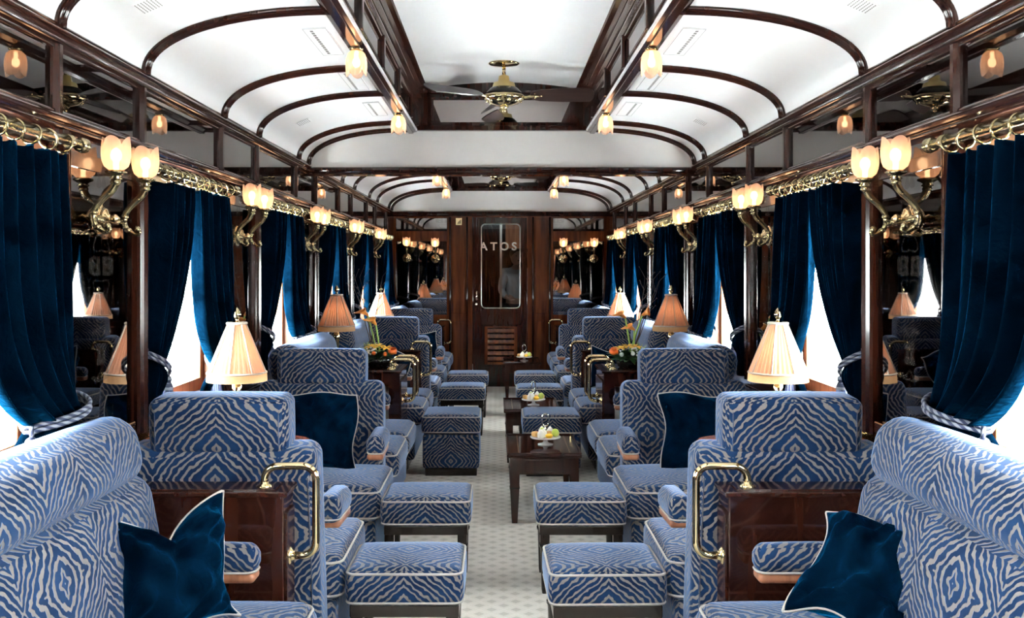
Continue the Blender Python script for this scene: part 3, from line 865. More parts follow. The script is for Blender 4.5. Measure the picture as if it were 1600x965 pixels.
for s in (-1, 1):
    sd = sidename(s)
    make_partition(s, 3.0, 3.15, 'partition', 'glossy dark mahogany partition with brass grab rail in the %s foreground' % sd, [3.07], 'partition', 'low seat partitions')
    make_partition(s, 6.56, 7.04, 'console', 'dark mahogany console on the %s carrying flowers and a table lamp' % sd, [6.66, 6.93], 'console', 'flower consoles', grille=True)
    make_partition(s, 8.23, 8.37, 'partition', 'dark mahogany partition with brass rail between far %s sofa and armchair' % sd, [8.30], 'partition', 'low seat partitions')
    make_partition(s, 11.80, 12.06, 'partition', 'dark mahogany partition with brass rail on the %s against the end wall' % sd, [11.87], 'partition', 'low seat partitions')
    # heater ledge with brass grille along the windows behind the armchairs
    for (a, b) in ((3.16, 5.24), (8.39, 10.46)):
        m = MB(); x0, x1 = sorted((s*1.262, s*1.335)); m.box(x0, x1, a, b, .60, .835)
        o = struct('trim_%d' % (ntrim+1), m, 'woody', bevel=.004); ntrim += 1
        q = MB()
        for k in range(5): q.box(min(s*(1.268+.0125*k), s*(1.274+.0125*k)), max(s*(1.268+.0125*k), s*(1.274+.0125*k)), a+.02, b-.02, .836, .841)
        q.obj('heater_grille', 'gold', o)
# small shelf tables by the window holding the lamps
def make_lamp_table(s, y, label):
    t = thing('window_table', label, 'table', (s*1.26, y, 0), 0, 'window tables')
    poly = [(0, -.17), (0, .17)]+[(-s*(.28+.17*math.cos(a)), .17*math.sin(a)) for a in [PI/2-PI*i/14 for i in range(15)]]
    m = MB(); m.prism(poly, .695, .72, 'z'); m.obj('tabletop', 'mahogl', t, bevel=.006, seg=3)
    m = MB(); m.lathe([(.10, 0.001), (.10, .02), (.03, .04), (.022, .10), (.03, .35), (.022, .6), (.05, .68), (.06, .696)], 16, T(-s*.25, 0, 0)); m.obj('pedestal', 'stoolwood', t)
MAT['mahogl'] = wood('red mahogany table top', (.10, .03, .02), (.20, .07, .045), rough=.08, scale=(3, 9, 9))
for s in (-1, 1):
    make_lamp_table(s, 4.17, 'rounded mahogany window table under the nearest lamp on the %s' % sidename(s))
    make_lamp_table(s, 9.39, 'rounded mahogany window table under the farthest lamp on the %s' % sidename(s))

# ------------------------------------------------------------------ table lamps
def make_lamp(label, loc, rz=0):
    t = thing('table_lamp', label, 'lamp', loc, rz, 'pleated table lamps')
    m = MB(); m.lathe([(.055, 0.0), (.057, .008), (.050, .016), (.022, .026), (.014, .040), (.017, .060), (.011, .075), (.013, .12), (.017, .20), (.020, .235), (.012, .245), (.016, .252), (.008, .262), (.007, .46)], 20)
    m.obj('base', 'gold', t)
    n = 72; V = []; F = []; rows = [(.036, .490), (.060, .430), (.092, .350), (.118, .285)]
    for (r, z) in rows:
        for k in range(n):
            th = 2*PI*k/n
            pl = 1+.030*math.cos(k*PI)*(r/.118)**.5
            pan = 1-.035*math.sin((k % 9)/9*PI)**2
            V.append((r*pl*pan*math.cos(th), r*pl*pan*math.sin(th), z))
    for i in range(len(rows)-1):
        for k in range(n):
            k2 = (k+1) % n; F.append((i*n+k, i*n+k2, (i+1)*n+k2, (i+1)*n+k))
    m = MB(); m.add(V, F, smooth=False); sh = m.obj('lamp_shade', 'shade', t)
    m = MB()
    for k in range(8):
        th = 2*PI*k*9/n
        m.tube([(r*1.035*math.cos(th), r*1.035*math.sin(th), z) for r, z in rows], .0035, 6)
    m.tube([(.0385*math.cos(a), .0385*math.sin(a), .492) for a in [2*PI*i/24 for i in range(24)]], .006, 8, closed=True)
    m.tube([(.121*math.cos(a), .121*math.sin(a), .286) for a in [2*PI*i/40 for i in range(40)]], .0045, 8, closed=True)
    m.obj('shade_trim', 'ivory', sh)
    m = MB(); m.lathe([(.121, .286), (.122, .272), (.123, .250)], 96, flute=.012, nf=48, cap=False); m.obj('fringe', 'fringe', sh)
    m = MB(); m.lathe([(.0001, .490), (.036, .493), (.012, .500), (.006, .506), (.010, .512), (.017, .524), (.014, .540), (.006, .552), (.0001, .558)], 14, cap=False); m.obj('finial', 'gold', t)
    m = MB(); m.sphere(.018, (0, 0, .375), 8, (1, 1, 1.3)); m.obj('bulb', 'bulb2', t)
    return t
MAT['fringe'] = frosted('cream silk fringe', (.60, .45, .27), .0)
lamp = make_lamp('pleated peach table lamp on the left window table, nearest of the left row', (-1.118, 4.17, .721))
for loc, rz, lb in (((1.148, 4.17, .721), .3, 'pleated peach table lamp on the right window table, nearest of the right row'),
                    ((-1.11, 6.70, .773), .2, 'amber glowing pleated lamp on the left console beside the flowers'),
                    ((1.14, 6.70, .773), .1, 'amber glowing pleated lamp on the right console beside the flowers'),
                    ((-1.13, 9.39, .721), .5, 'farthest pleated table lamp on the left, whitened by daylight'),
                    ((1.13, 9.39, .721), .15, 'farthest pleated table lamp on the right, whitened by daylight')):
    dup(lamp, loc, rz, lb)

# ------------------------------------------------------------------ velvet cushions
def make_pillow(label, loc, rot, h=.185, th=.075, chop=0., seed=0, par=None, floppy=0., flare=.16):
    t = thing('cushion', label, 'cushion', loc, 0, 'dark blue velvet cushions')
    t.rotation_euler = rot
    rnd = random.Random(seed)
    ph = [rnd.uniform(0, 6.28) for _ in range(8)]
    n = 30
    def P(u, v, side):
        a = 1-(abs(u))**3.0; b = 1-(abs(v))**3.0
        tk = th*(max(0, a)*max(0, b))**.55
        x = h*u*(1-flare*(1-v*v)*abs(u)); z = h*v*(1-flare*(1-u*u)*abs(v))
        if chop: z -= chop*h*math.exp(-abs(u+.05)/.30)*max(0, (v+1)/2)**2.5; tk *= 1-.55*math.exp(-(u/.22)**2)*max(0, v)
        wr = 1.9*(.011*math.sin(7*u+4*v*v+ph[0])*math.cos(3*v+ph[1])+.007*math.sin(11*(u*.6+v*.8)+3*u*v+ph[2])+.006*math.sin(17*(u*.8-v*.5)+ph[3]+3*math.sin(4*v+ph[5])))*min(1, 2.5*max(0, a*b))
        # folds radiating from the corners
        for (cu, cv) in ((-1, 1), (1, 1), (1, -1), (-1, -1)):
            du, dv = u-cu, v-cv; d = math.hypot(du, dv)
            an = math.atan2(dv, du); wr += .012*math.sin(9*an+ph[4])*math.exp(-((d-.55)/.4)**2)*min(1, 2*max(0, a*b))
        e = .010*math.sin(5*u+ph[6])*(abs(v)**6)+.010*math.sin(5*v+ph[7])*(abs(u)**6)
        yy = floppy*(u*u*.6-v*.4*u)
        return (x+.012*math.sin(3.5*v+ph[6])*abs(u)**4, side*(tk+wr*(1 if tk > .004 else 0))+e+yy, z+.012*math.sin(3.3*u+ph[7])*abs(v)**4)
    V = []; F = []
    for side in (-1, 1):
        for j in range(n+1):
            for i in range(n+1):
                u = math.sin((2*i/n-1)*PI/2); v = math.sin((2*j/n-1)*PI/2)
                V.append(P(u, v, side))
    M_ = (n+1)*(n+1)
    for j in range(n):
        for i in range(n):
            q = (j*(n+1)+i, j*(n+1)+i+1, (j+1)*(n+1)+i+1, (j+1)*(n+1)+i)
            F.append(q); F.append(tuple(M_+k for k in reversed(q)))
    m = MB(); m.add(V, F, smooth=True)
    c = m.obj('cushion_cover', 'velvet', t)
    mm = c.modifiers.new('weld', 'WELD'); mm.merge_threshold = .0008
    loop = []
    for i in range(24): u = math.sin((2*i/24-1)*PI/2); loop.append(P(u, -1, -1))
    for i in range(24): v = math.sin((2*i/24-1)*PI/2); loop.append(P(1, v, -1))
    for i in range(24): u = -math.sin((2*i/24-1)*PI/2); loop.append(P(u, 1, -1))
    for i in range(24): v = -math.sin((2*i/24-1)*PI/2); loop.append(P(-1, v, -1))
    L2 = []
    for p in loop:
        if not L2 or (Vector(p)-Vector(L2[-1])).length > .004: L2.append(p)
    q = MB(); q.tube(L2, .0042, 6, closed=True); q.obj('piping', 'piping', c)
    return t
make_pillow('rumpled dark blue velvet cushion with notched top on the left foreground sofa', (-.890, 2.66, .640), (-.33, -.03, .70), h=.172, th=.075, chop=.42, seed=3, floppy=.04)
make_pillow('dark blue velvet cushion lying tilted on the right foreground sofa', (.950, 2.62, .637), (-.80, .13, -.66), h=.172, th=.070, seed=5, floppy=.02)
make_pillow('square blue velvet cushion leaning in the left armchair that faces the camera', (-.905, 4.87, .643), (-.16, 0, 0), h=.190, th=.06, seed=8, flare=.05)
make_pillow('square blue velvet cushion leaning in the right armchair that faces the camera', (.965, 4.87, .640), (-.16, 0, 0), h=.190, th=.06, seed=11, flare=.05)
make_pillow('blue velvet cushion standing on the left sofa beyond the flower console', (-.90, 7.98, .640), (-.15, .35, -.2), h=.17, th=.06, seed=13)
make_pillow('blue velvet cushion standing on the right sofa beyond the flower console', (.86, 7.95, .640), (-.15, .10, .3), h=.17, th=.06, seed=14)
make_pillow('blue velvet cushion on the right sofa in front of the flower console', (1.02, 6.33, .640), (-.15, .10, .2), h=.17, th=.06, seed=15)
make_pillow('blue velvet cushion in the farthest left armchair facing the camera', (-.82, 10.05, .625), (-.16, 0, 0), h=.18, th=.05, seed=16, flare=.05)
make_pillow('blue velvet cushion in the farthest right armchair facing the camera', (.98, 10.05, .625), (-.16, 0, 0), h=.18, th=.05, seed=17, flare=.05)

# ------------------------------------------------------------------ low tables with cake stands
def make_table(label, loc, rz=0):
    t = thing('low_table', label, 'table', loc, rz, 'low mahogany tables')
    hx, hy, H = .210, .335, .404
    m = MB(); m.box(-hx, hx, -hy, hy, H-.030, H-.008); m.obj('tabletop', 'tabletop', t, bevel=.006, seg=3)
    m = MB()
    for a in (-1, 1):
        m.box(a*hx-(.012 if a > 0 else 0), a*hx+(.012 if a < 0 else 0), -hy, hy, H-.009, H)
        m.box(-hx+.012, hx-.012, min(a*hy, a*(hy-.012)), max(a*hy, a*(hy-.012)), H-.009, H)
    m.obj('tray_rim', 'tabletop', t, bevel=.003)
    m = MB()
    for a in (-1, 1): m.box(a*.145-.003, a*.145+.003, -hy+.03, hy-.03, H-.0085, H-.0065)
    m.obj('brass_inlay', 'gold', t)
    m = MB(); m.box(-hx+.015, hx-.015, -hy+.015, hy-.015, H-.125, H-.030); m.obj('apron', 'tablewood', t, bevel=.003)
    m = MB(); f = -hy+.015
    for (x0, x1, z0, z1) in ((-.115, .115, H-.048, H-.040), (-.115, .115, H-.115, H-.107), (-.115, -.105, H-.107, H-.048), (.105, .115, H-.107, H-.048)): m.box(x0, x1, f-.006, f+.002, z0, z1)
    m.obj('drawer_moulding', 'tablewood', t, bevel=.002)
    for sx in (-1, 1):
        for sy in (-1, 1):
            m = MB(); x, y = sx*(hx-.042), sy*(hy-.042)
            def ring(w_, z): return [(x-w_, y-w_, z), (x+w_, y-w_, z), (x+w_, y+w_, z), (x-w_, y+w_, z)]
            zz = [(.016, 0.0005), (.0265, H-.20), (.027, H-.12)]
            V = sum([ring(w_, z) for w_, z in zz], []); F = [(3, 2, 1, 0)]
            for i in range(2):
                for k in range(4): F.append((i*4+k, i*4+(k+1) % 4, i*4+4+(k+1) % 4, i*4+4+k))
            m.add(V, F, smooth=False); lg = m.obj('leg', 'tablewood', t, bevel=.002)
            q = MB(); q.box(x-.0285, x+.0285, y-.0285, y+.0285, H-.205, H-.199); q.obj('leg_collar', 'stoolwood', lg)
    return t
MAT['tabletop'] = wood('mirror polished table top', (.018, .0055, .004), (.036, .011, .007), rough=.06, scale=(9, 1, 9), coat=.1)
MAT['tablewood'] = wood('table mahogany', (.022, .007, .005), (.050, .016, .010), rough=.18)
TB = [(.238, 5.945), (.228, 7.70), (.245, 11.40)]
tb = make_table('low glossy mahogany table with tapered legs, nearest on the right of the aisle', (TB[0][0], TB[0][1], 0))
dup(tb, (TB[1][0], TB[1][1], 0), 0, 'second low mahogany table, in the middle of the right row')
dup(tb, (TB[2][0], TB[2][1], 0), 0, 'farthest low mahogany table, just before the end wall door')
def make_stand(label, loc):
    t = thing('cake_stand', label, 'cake stand', loc, 0, 'silver cake stands')
    m = MB(); m.lathe([(.045, 0), (.046, .004), (.020, .010), (.012, .020), (.013, .030), (.03, .036), (.0885, .040), (.092, .046), (.090, .048), (.03, .042), (.0001, .042)], 28, cap=False); m.obj('plate', 'china', t)
    m = MB(); m.tube([(0, 0, .042), (0, 0, .112)], .0035, 8); m.tube([(.022*math.sin(a), 0, .146-.036*math.cos(a)) for a in [2*PI*i/24 for i in range(24)]], .0048, 8, closed=True); m.obj('ring_handle', 'silver', t)
    return t
sd0 = [(TB[0][0]+.02, TB[0][1]-.02, .397), (TB[1][0]+.02, TB[1][1]-.06, .397), (TB[2][0]+.03, TB[2][1]-.05, .397)]
cs = make_stand('silver ring handled cake stand on the nearest low table', sd0[0])
dup(cs, sd0[1], .8, 'silver ring handled cake stand on the middle low table')
dup(cs, sd0[2], .1, 'silver ring handled cake stand on the farthest low table')
rnd = random.Random(5)
kinds = [('pastry', 'pastry', 'golden pastry'), ('cake', 'cake', 'white cream cake'), ('cake', 'cake', 'white cream cake'), ('tartlet', 'berry', 'red berry tartlet'), ('pastry', 'pastry', 'golden pastry'),
         ('cake', 'cake', 'white cream cake'), ('tartlet', 'yellow', 'orange curd tartlet'), ('fruit', 'lime', 'pale green fruit'), ('fruit', 'lime', 'pale green fruit'), ('cake', 'cake', 'white cream cake'), ('pastry', 'pastry', 'golden pastry')]
wheres = ('nearest', 'middle', 'farthest')
slots = [(.064*math.cos(a), .062*math.sin(a)) for a in [2*PI*i/8+.3 for i in range(8)]]+[(.026*math.cos(a), .026*math.sin(a)) for a in (2.2, 4.2, 6.1)]
for ti, (x, y, z) in enumerate(sd0):
    for i, (kn, mt_, lab) in enumerate(kinds):
        px, py = slots[i]
        m = MB()
        if kn == 'pastry': m.rbox(.018, .014, .012, .009, xf=T(0, 0, .012) @ R(rnd.uniform(0, 3), 'Z'))
        elif kn == 'cake': m.lathe([(.0145, 0), (.016, .004), (.016, .022), (.010, .030), (.004, .038), (.0001, .040)], 10, cap=False)
        elif kn == 'tartlet': m.lathe([(.012, 0), (.018, .012), (.016, .014), (.012, .018), (.0001, .020)], 12, cap=False)
        else: m.sphere(.018, (0, 0, .020), 7, (1, .85, 1.05))
        o = m.obj(kn, mt_, None, loc=(x+px, y+py, z+.0485)); o.scale = (1.28, 1.28, 1.28)
        tag(o, '%s on the cake stand of the %s low table' % (lab, wheres[ti]), kn, lab+'s on the %s stand' % wheres[ti])

# ------------------------------------------------------------------ flowers on the consoles
def make_bouquet(s, loc):
    t = thing('flower_arrangement', 'yellow and orange flower arrangement with tall calla lilies on the %s console' % sidename(s), 'flowers', loc, 0, 'console flower arrangements')
    r = random.Random(20+s)
    m = MB(); m.lathe([(.05, 0), (.06, .006), (.075, .045), (.07, .05), (.06, .04), (.0001, .038)], 18, cap=False); m.obj('bowl', 'black', t)
    def leafmb(m, p, d, ln, wd, curl=.3):
        d = Vector(d).normalized(); a = d.cross(Vector((0, 0, 1)));
        if a.length < .05: a = Vector((1, 0, 0))
        a.normalize(); nn = a.cross(d)
        V = []; F = []
        K = 5
        for i in range(K+1):
            tt = i/K; c = Vector(p)+d*(ln*tt)-Vector((0, 0, 1))*curl*ln*tt*tt; w_ = wd*math.sin(PI*min(.98, tt*.93+.05))
            V += [tuple(c-a*w_), tuple(c+nn*w_*.35*-1), tuple(c+a*w_)]
        for i in range(K):
            for k in (0, 1): F.append((i*3+k, i*3+k+1, i*3+k+4, i*3+k+3))
        m.add(V, F)
    m = MB()
    for i in range(70):
        a = r.uniform(0, 2*PI); e = r.uniform(-.1, .9)
        d = (math.cos(a)*math.cos(e), math.sin(a)*math.cos(e), math.sin(e)+.1)
        leafmb(m, (d[0]*.03, d[1]*.03, .045+r.uniform(0, .02)), d, r.uniform(.06, .115), r.uniform(.014, .026))
    o = m.obj('foliage', 'leaf', t); o['kind'] = 'stuff'
    m = MB()
    for i in range(60):
        a = r.uniform(0, 2*PI); e = r.uniform(.5, 1.35)
        c = Vector((s*.055, .03, .07)); d = Vector((math.cos(a)*math.cos(e), math.sin(a)*math.cos(e), math.sin(e)))
        leafmb(m, tuple(c), tuple(d), r.uniform(.05, .10), .004, .1)
    o = m.obj('feathery_greens', 'leaf2', t); o['kind'] = 'stuff'
    for (px, py, pz) in ((-s*.01, -.05, .125), (-s*.055, -.04, .112), (s*.03, -.04, .120)):
        m = MB()
        for k in range(6):
            a = 2*PI*k/6+r.uniform(0, .4)
            leafmb(m, (px, py, pz), (math.cos(a), math.sin(a)-.5, .5), .052, .013, .5)
        m.obj('lily_blossom', 'yellow', t)
    m = MB()
    for k in range(3):
        m.lathe([(.0001, 0), (.012+.006*k, .004), (.017+.004*k, .016), (.013+.005*k, .026)], 12, T(-s*.090, -.065, .085) @ R(.5, 'X') @ R(k, 'Z'), flute=.12, nf=3+k, cap=False)
    m.obj('rose', 'orange', t, solid=.001)
    m = MB(); m.sphere(.013, (-s*.050, -.085, .080), 6); m.obj('flower_bud', 'orange' if s < 0 else 'whitef', t)
    m = MB(); m.sphere(.012, (s*.012, -.09, .085), 6); m.obj('flower_bud', 'orange' if s < 0 else 'whitef', t)
    m = MB()
    for k in range(16): m.sphere(.006, (s*r.uniform(.0, .08), -.08+r.uniform(-.02, .02), .09+r.uniform(-.015, .03)), 5)
    m.obj('white_blossoms', 'whitef', t)
    # calla lilies: stem + spathe
    for k, (bx_, tx, tz, ln) in enumerate(((.02, -.02, .285, -.05), (.03, .03, .215, -.06), (.0, .075, .30, .045)) if s > 0 else ((.0, -.055, .300, -.05), (.015, -.01, .245, -.03))):
        base = (bx_, .0, .05); top = (tx, -.01, tz)
        p = smooth_path([base, (bx_*.5+tx*.5, .005, tz*.6), top], 5)
        m = MB(); m.tube(p, .0048, 7); so = m.obj('calla_stem', 'stem', t)
        dirv = Vector((ln, -.02, .035)).normalized()
        zax = dirv; xax = zax.cross(Vector((0, 1, 0))).normalized(); yax = zax.cross(xax)
        M = Matrix(((xax.x, yax.x, zax.x, tx), (xax.y, yax.y, zax.y, -.01), (xax.z, yax.z, zax.z, tz), (0, 0, 0, 1)))
        V = []; F = []; nn = 14
        rows = [(.0045, -.004), (.008, .012), (.012, .03), (.018, .045), (.028, .056)]
        for i, (rr_, z) in enumerate(rows):
            for q in range(nn):
                th = 2*PI*q/nn; tip = max(0, math.cos(th))**3*.030*(i/4)**2
                V.append((rr_*math.cos(th)*(1+tip*8), rr_*math.sin(th), z+tip*.6-.012*(i/4)*(1-math.cos(th))))
        for i in range(4):
            for q in range(nn): F.append((i*nn+q, i*nn+(q+1) % nn, (i+1)*nn+(q+1) % nn, (i+1)*nn+q))
        m = MB(); m.add(V, F, M); m.obj('calla_bloom', 'calla', so, solid=.0012)
    # bare budding twigs
    m = MB()
    for k in range(5):
        p = [Vector((s*.02, .05, .05))]; d = Vector((s*r.uniform(.05, .35), r.uniform(-.1, .1), 1)).normalized()
        for j in range(7):
            d = (d+Vector((r.uniform(-.16, .16), r.uniform(-.1, .1), .05))).normalized(); p.append(p[-1]+d*.068)
            if j > 2:
                e = (d+Vector((r.choice((-1, 1))*.7, 0, .1))).normalized(); L_ = r.uniform(.03, .08)
                m.tube([tuple(p[-1]), tuple(p[-1]+e*L_)], [.0016, .0008], 4)
                m.sphere(.0032, tuple(p[-1]+e*L_), 4)
        m.tube([tuple(q) for q in p], [.003-.0003*i for i in range(len(p))], 5)
    m.obj('bare_twigs', 'twig', t)
    return t
for s, l in ((-1, (-.845, 6.80, .773)), (1, (.865, 6.78, .773))): make_bouquet(s, l).scale = (1.22, 1.22, 1.18)

# ================================================================== FIXTURES
TULIP_UP = [(.012, 0), (.025, .003), (.036, .012), (.042, .028), (.0445, .046), (.0445, .062), (.0425, .076), (.0395, .088)]
def tulip_mb(xf=None):
    """frosted tulip glass: fluted cup with a scalloped petal rim"""
    n = 48; m = MB(); V = []; F = []
    for i, (r, z) in enumerate(TULIP_UP):
        f = i/(len(TULIP_UP)-1)
        for k in range(n):
            th = 2*PI*k/n
            rr = r*(1+.022*math.cos(12*th))
            pet = abs(math.cos(2.0*th))
            rr += .003*f**3*pet
            V.append((rr*math.cos(th), rr*math.sin(th), z+.027*f**5*(pet**.6)-.010*f**5))
    for i in range(len(TULIP_UP)-1):
        for k in range(n): F.append((i*n+k, i*n+(k+1) % n, (i+1)*n+(k+1) % n, (i+1)*n+k))
    m.add(V, F, xf); return m
def make_sconce(label, loc, rz, arms=2, group='brass wall sconces'):
    """local: wall behind +y, room towards -y; arms spread along x"""
    t = thing('wall_sconce', label, 'wall lamp', loc, rz, group)
    m = MB()
    m.lathe([(.052, 0), (.052, .004), (.046, .008), (.030, .010), (.028, .016), (.036, .020), (.030, .030), (.014, .034), (.010, .045), (.016, .052), (.012, .060), (.006, .066), (.0001, .070)], 28, T(0, .0, 0) @ R(PI/2, 'X'), cap=False)
    m.obj('wall_plate', 'brassp', t)
    xs_ = (-.13, .13) if arms == 2 else (0,)
    if arms == 2:
        m = MB(); m.tube([(-.13, -.034, -.004), (-.06, -.030, -.008), (0, -.028, -.004), (.06, -.030, -.008), (.13, -.034, -.004)], [.009, .011, .013, .011, .009], 10)
        for x in (-.07, .07): m.sphere(.014, (x, -.030, -.006), 7)
        m.obj('cross_bar', 'brassdark', t)
    for x in xs_:
        m = MB()
        sg = 0 if arms == 1 else 0
        p = smooth_path([(x, -.080, -.030), (x, -.088, -.040), (x, -.078, -.049), (x, -.060, -.042), (x, -.042, -.026), (x, -.035, .000), (x, -.044, .030), (x, -.068, .058), (x, -.092, .080), (x, -.105, .103), (x, -.107, .123)], 5)
        rad = []
        for i in range(len(p)):
            f = i/(len(p)-1); rad.append(.0055+.0075*min(1, f*1.15)**1.2)
        if arms == 1: p = [(a, b*.6-.0, c) for a, b, c in p]
        m.tube(p, rad, 10)
        tx, ty, tz = p[-1]
        m.sphere(.011, p[0], 6)
        for (i, rr) in ((18, .013), (27, .014), (38, .013), (46, .017)):
            if i < len(p): m.sphere(rr, p[i], 6, (1, 1, .7))
        ar = m.obj('arm', 'brassdark', t)
        m = MB(); m.lathe([(.012, -.010), (.020, -.004), (.014, .002), (.022, .008), (.031, .012), (.032, .018), (.022, .022), (.012, .024)], 24, T(tx, ty, tz), flute=.05, nf=12)
        m.obj('cup', 'brassdark', ar)
        tulip_mb(T(tx, ty, tz+.022)).obj('glass_shade', 'tulip', t)
        m = MB(); m.sphere(.0165, (tx, ty, tz+.070), 8, (1, 1, 1.3)); m.lathe([(.008, .022), (.008, .055)], 10, T(tx, ty, tz)); m.obj('bulb', 'bulb', t)
    return t
MAT['brassp'] = simple('sconce plate brass', (.66, .50, .28), .16, 1.)
SZ = 1.605
sc0 = make_sconce('twin tulip glass wall sconce on the left, nearest, beside the big curtain', (-WALL+.003, PIL[2]-.02, SZ), PI/2)
# rz: local -y (room) must point to +x on the left wall
names = ['nearest', 'second', 'third', 'fourth', 'fifth']
for k, c in enumerate(PIL[2:7]):
    for s in (-1, 1):
        if k == 0 and s < 0: continue
        where = {0: 'nearest, beside the big curtain', 1: 'second along, beyond the first window', 2: 'third along, under the dividing beam', 3: 'fourth along, in the far saloon', 4: 'fifth and last before the end wall'}[k]
        dup(sc0, (s*(WALL-.003), c-.02 if k < 2 else c, SZ), PI/2 if s < 0 else -PI/2, 'twin tulip glass wall sconce on the %s, %s' % (sidename(s), where))
ss = make_sconce('single tulip lamp on the left end wall mirror, outer one near the corner', (-1.13, YF-.007, 1.575), 0, 1, 'end wall lamps')
dup(ss, (-.785, YF-.007, 1.565), 0, 'single tulip lamp on the left end wall mirror, inner one toward the door')
dup(ss, (.768, YF-.007, 1.565), 0, 'single tulip lamp on the right end wall mirror, inner one toward the door')
dup(ss, (1.14, YF-.007, 1.565), 0, 'single tulip lamp on the right end wall mirror, outer one near the corner')

# hanging tulip lamps under the beam
def make_ceiling_lamp(label, loc):
    t = thing('ceiling_lamp', label, 'ceiling lamp', loc, 0, 'tulip lamps under the ceiling beams')
    m = MB(); m.lathe([(.030, 0), (.030, -.004), (.022, -.010), (.016, -.014)], 18); m.obj('rose', 'brassdark', t)
    M = T(0, 0, -.008) @ R(PI, 'X') @ Matrix.Diagonal((.98, .98, 1.05, 1))
    tulip_mb(M).obj('glass_shade', 'tulip', t)
    m = MB(); m.sphere(.0165, (0, 0, -.058), 8, (1, 1, 1.25)); m.lathe([(.008, -.045), (.008, -.008)], 10); m.obj('bulb', 'bulb', t)
    return t
BL = [4.17, 5.94, 7.90, 9.69, 11.40]
wh = {0: 'larger and nearer one', 1: 'just before the dividing beam', 2: 'just beyond the dividing beam', 3: 'second one of the far saloon', 4: 'last one before the end wall'}
c0 = None
for k, y in enumerate(BL):
    for s in (-1, 1):
        lb = 'hanging tulip lamp under the %s ceiling beam, %s' % (sidename(s), wh[k])
        loc = (s*.618, y, 2.362)
        if c0 is None: c0 = make_ceiling_lamp(lb, loc)
        else: dup(c0, loc, 0, lb)

# ceiling fans
def make_fan(label, loc, rz):
    t = thing('ceiling_fan', label, 'ceiling fan', loc, 0, 'brass ceiling fans')
    m = MB(); m.lathe([(.095, 0), (.098, -.004), (.085, -.010), (.03, -.016), (.012, -.018)], 32); m.obj('canopy', 'gold', t)
    m = MB(); m.lathe([(.011, -.015), (.011, -.085)], 12); m.obj('rod', 'brassp', t)
    m = MB(); m.lathe([(.018, -.075), (.030, -.080), (.036, -.112), (.040, -.114), (.064, -.122), (.072, -.150), (.076, -.152)], 32); m.obj('motor_housing', 'fanbrass', t)
    m = MB(); m.lathe([(.074, -.150), (.082, -.153), (.106, -.178), (.112, -.190), (.10, -.196)], 36); m.obj('dark_band', 'black', t)
    m = MB(); m.lathe([(.100, -.192), (.122, -.198), (.128, -.210), (.120, -.224), (.098, -.238), (.075, -.252), (.04, -.262), (.02, -.266)], 40, flute=.02, nf=12)
    for k in range(10): m.sphere(.013, (.098*math.cos(k*PI/5), .098*math.sin(k*PI/5), -.232), 6)
    m.lathe([(.024, -.262), (.030, -.268), (.018, -.276), (.014, -.284), (.018, -.290), (.006, -.300), (.0001, -.304)], 14, cap=False)
    m.obj('lower_ring', 'gold', t)
    for k in range(3):
        a = [-.08, 3.73, 1.75][k]+rz
        M = R(a, 'Z')
        bl = []
        for i in range(9):
            th = -PI/2+PI*i/8; bl.append((.515+.035*math.cos(th), .066*math.sin(th)))
        bl += [(.36, .064), (.22, .054)]+[(.195-.035*math.sin(q), .045*math.cos(q)) for q in [PI*i/6 for i in range(7)]]+[(.22, -.054), (.36, -.064)]
        m = MB(); m.prism(bl, -.003, .003, 'z')
        pitch = M @ T(0, 0, -.200) @ R(-.50, 'X')
        b = m.obj('blade', 'blade', t); b.matrix_local = pitch
        q = MB(); q.tube([(.10, 0, -.012), (.14, 0, -.014), (.175, 0, -.006), (.215, 0, -.005)], [.010, .008, .009, .007], 8)
        for (x, y) in ((.19, .02), (.19, -.02), (.23, 0)): q.sphere(.006, (x, y, -.004), 5)
        q.obj('blade_bracket', 'gold', b)
    return t
MAT['fanbrass'] = simple('fan brass', (.85, .74, .40), .4, 1.)
MAT['blade'] = wood('fan blade mahogany', (.022, .012, .010), (.040, .022, .018), rough=.3, scale=(1.2, 12, 12))
f0 = make_fan('brass and black ceiling fan with dark wooden blades in the near saloon', (0.012, 6.10, 2.700), 0)
dup(f0, (0.012, 11.35, 2.700), 0, 'second brass ceiling fan, seen below the dividing beam in the far saloon')

# slot vents in the vault
def vent_pair(y, ln, k):
    for s in (-1, 1):
        x0, x1 = .70, .80
        z0, z1 = vault(x0), vault(x1); a = math.atan2(z1-z0, x1-x0)
        t = thing('ceiling_vent', 'long slotted ceiling vent on the %s, %s' % (sidename(s), k), 'vent', (s*.752, y, (vault(.752))-.003), 0, 'slotted ceiling vents')
        t.rotation_euler = (0, -s*a, 0)
        m = MB(); m.box(-.048, .048, -ln/2-.02, ln/2+.02, -.003, .003); m.obj('plate', 'white', t, bevel=.001)
        m = MB()
        for (xa, xb, ya, yb) in ((-.046, -.0445, -ln/2-.018, ln/2+.018), (.0445, .046, -ln/2-.018, ln/2+.018), (-.046, .046, -ln/2-.018, -ln/2-.0165), (-.046, .046, ln/2+.0165, ln/2+.018)): m.box(xa, xb, ya, yb, -.0036, -.0025)
        n = int(ln/.034)
        for i in range(n):
            yy = -ln/2+ln*(i+.5)/n; m.box(-.006+s*.016, .006+s*.016, yy-.011, yy+.011, -.0042, -.0025)
        m.obj('slots', 'grey', t)
for y, ln, k in ((4.17, .44, 'nearest'), (5.04, .44, 'second'), (5.92, .44, 'third before the divider'), (9.4, .44, 'in the far saloon')): vent_pair(y, ln, k)
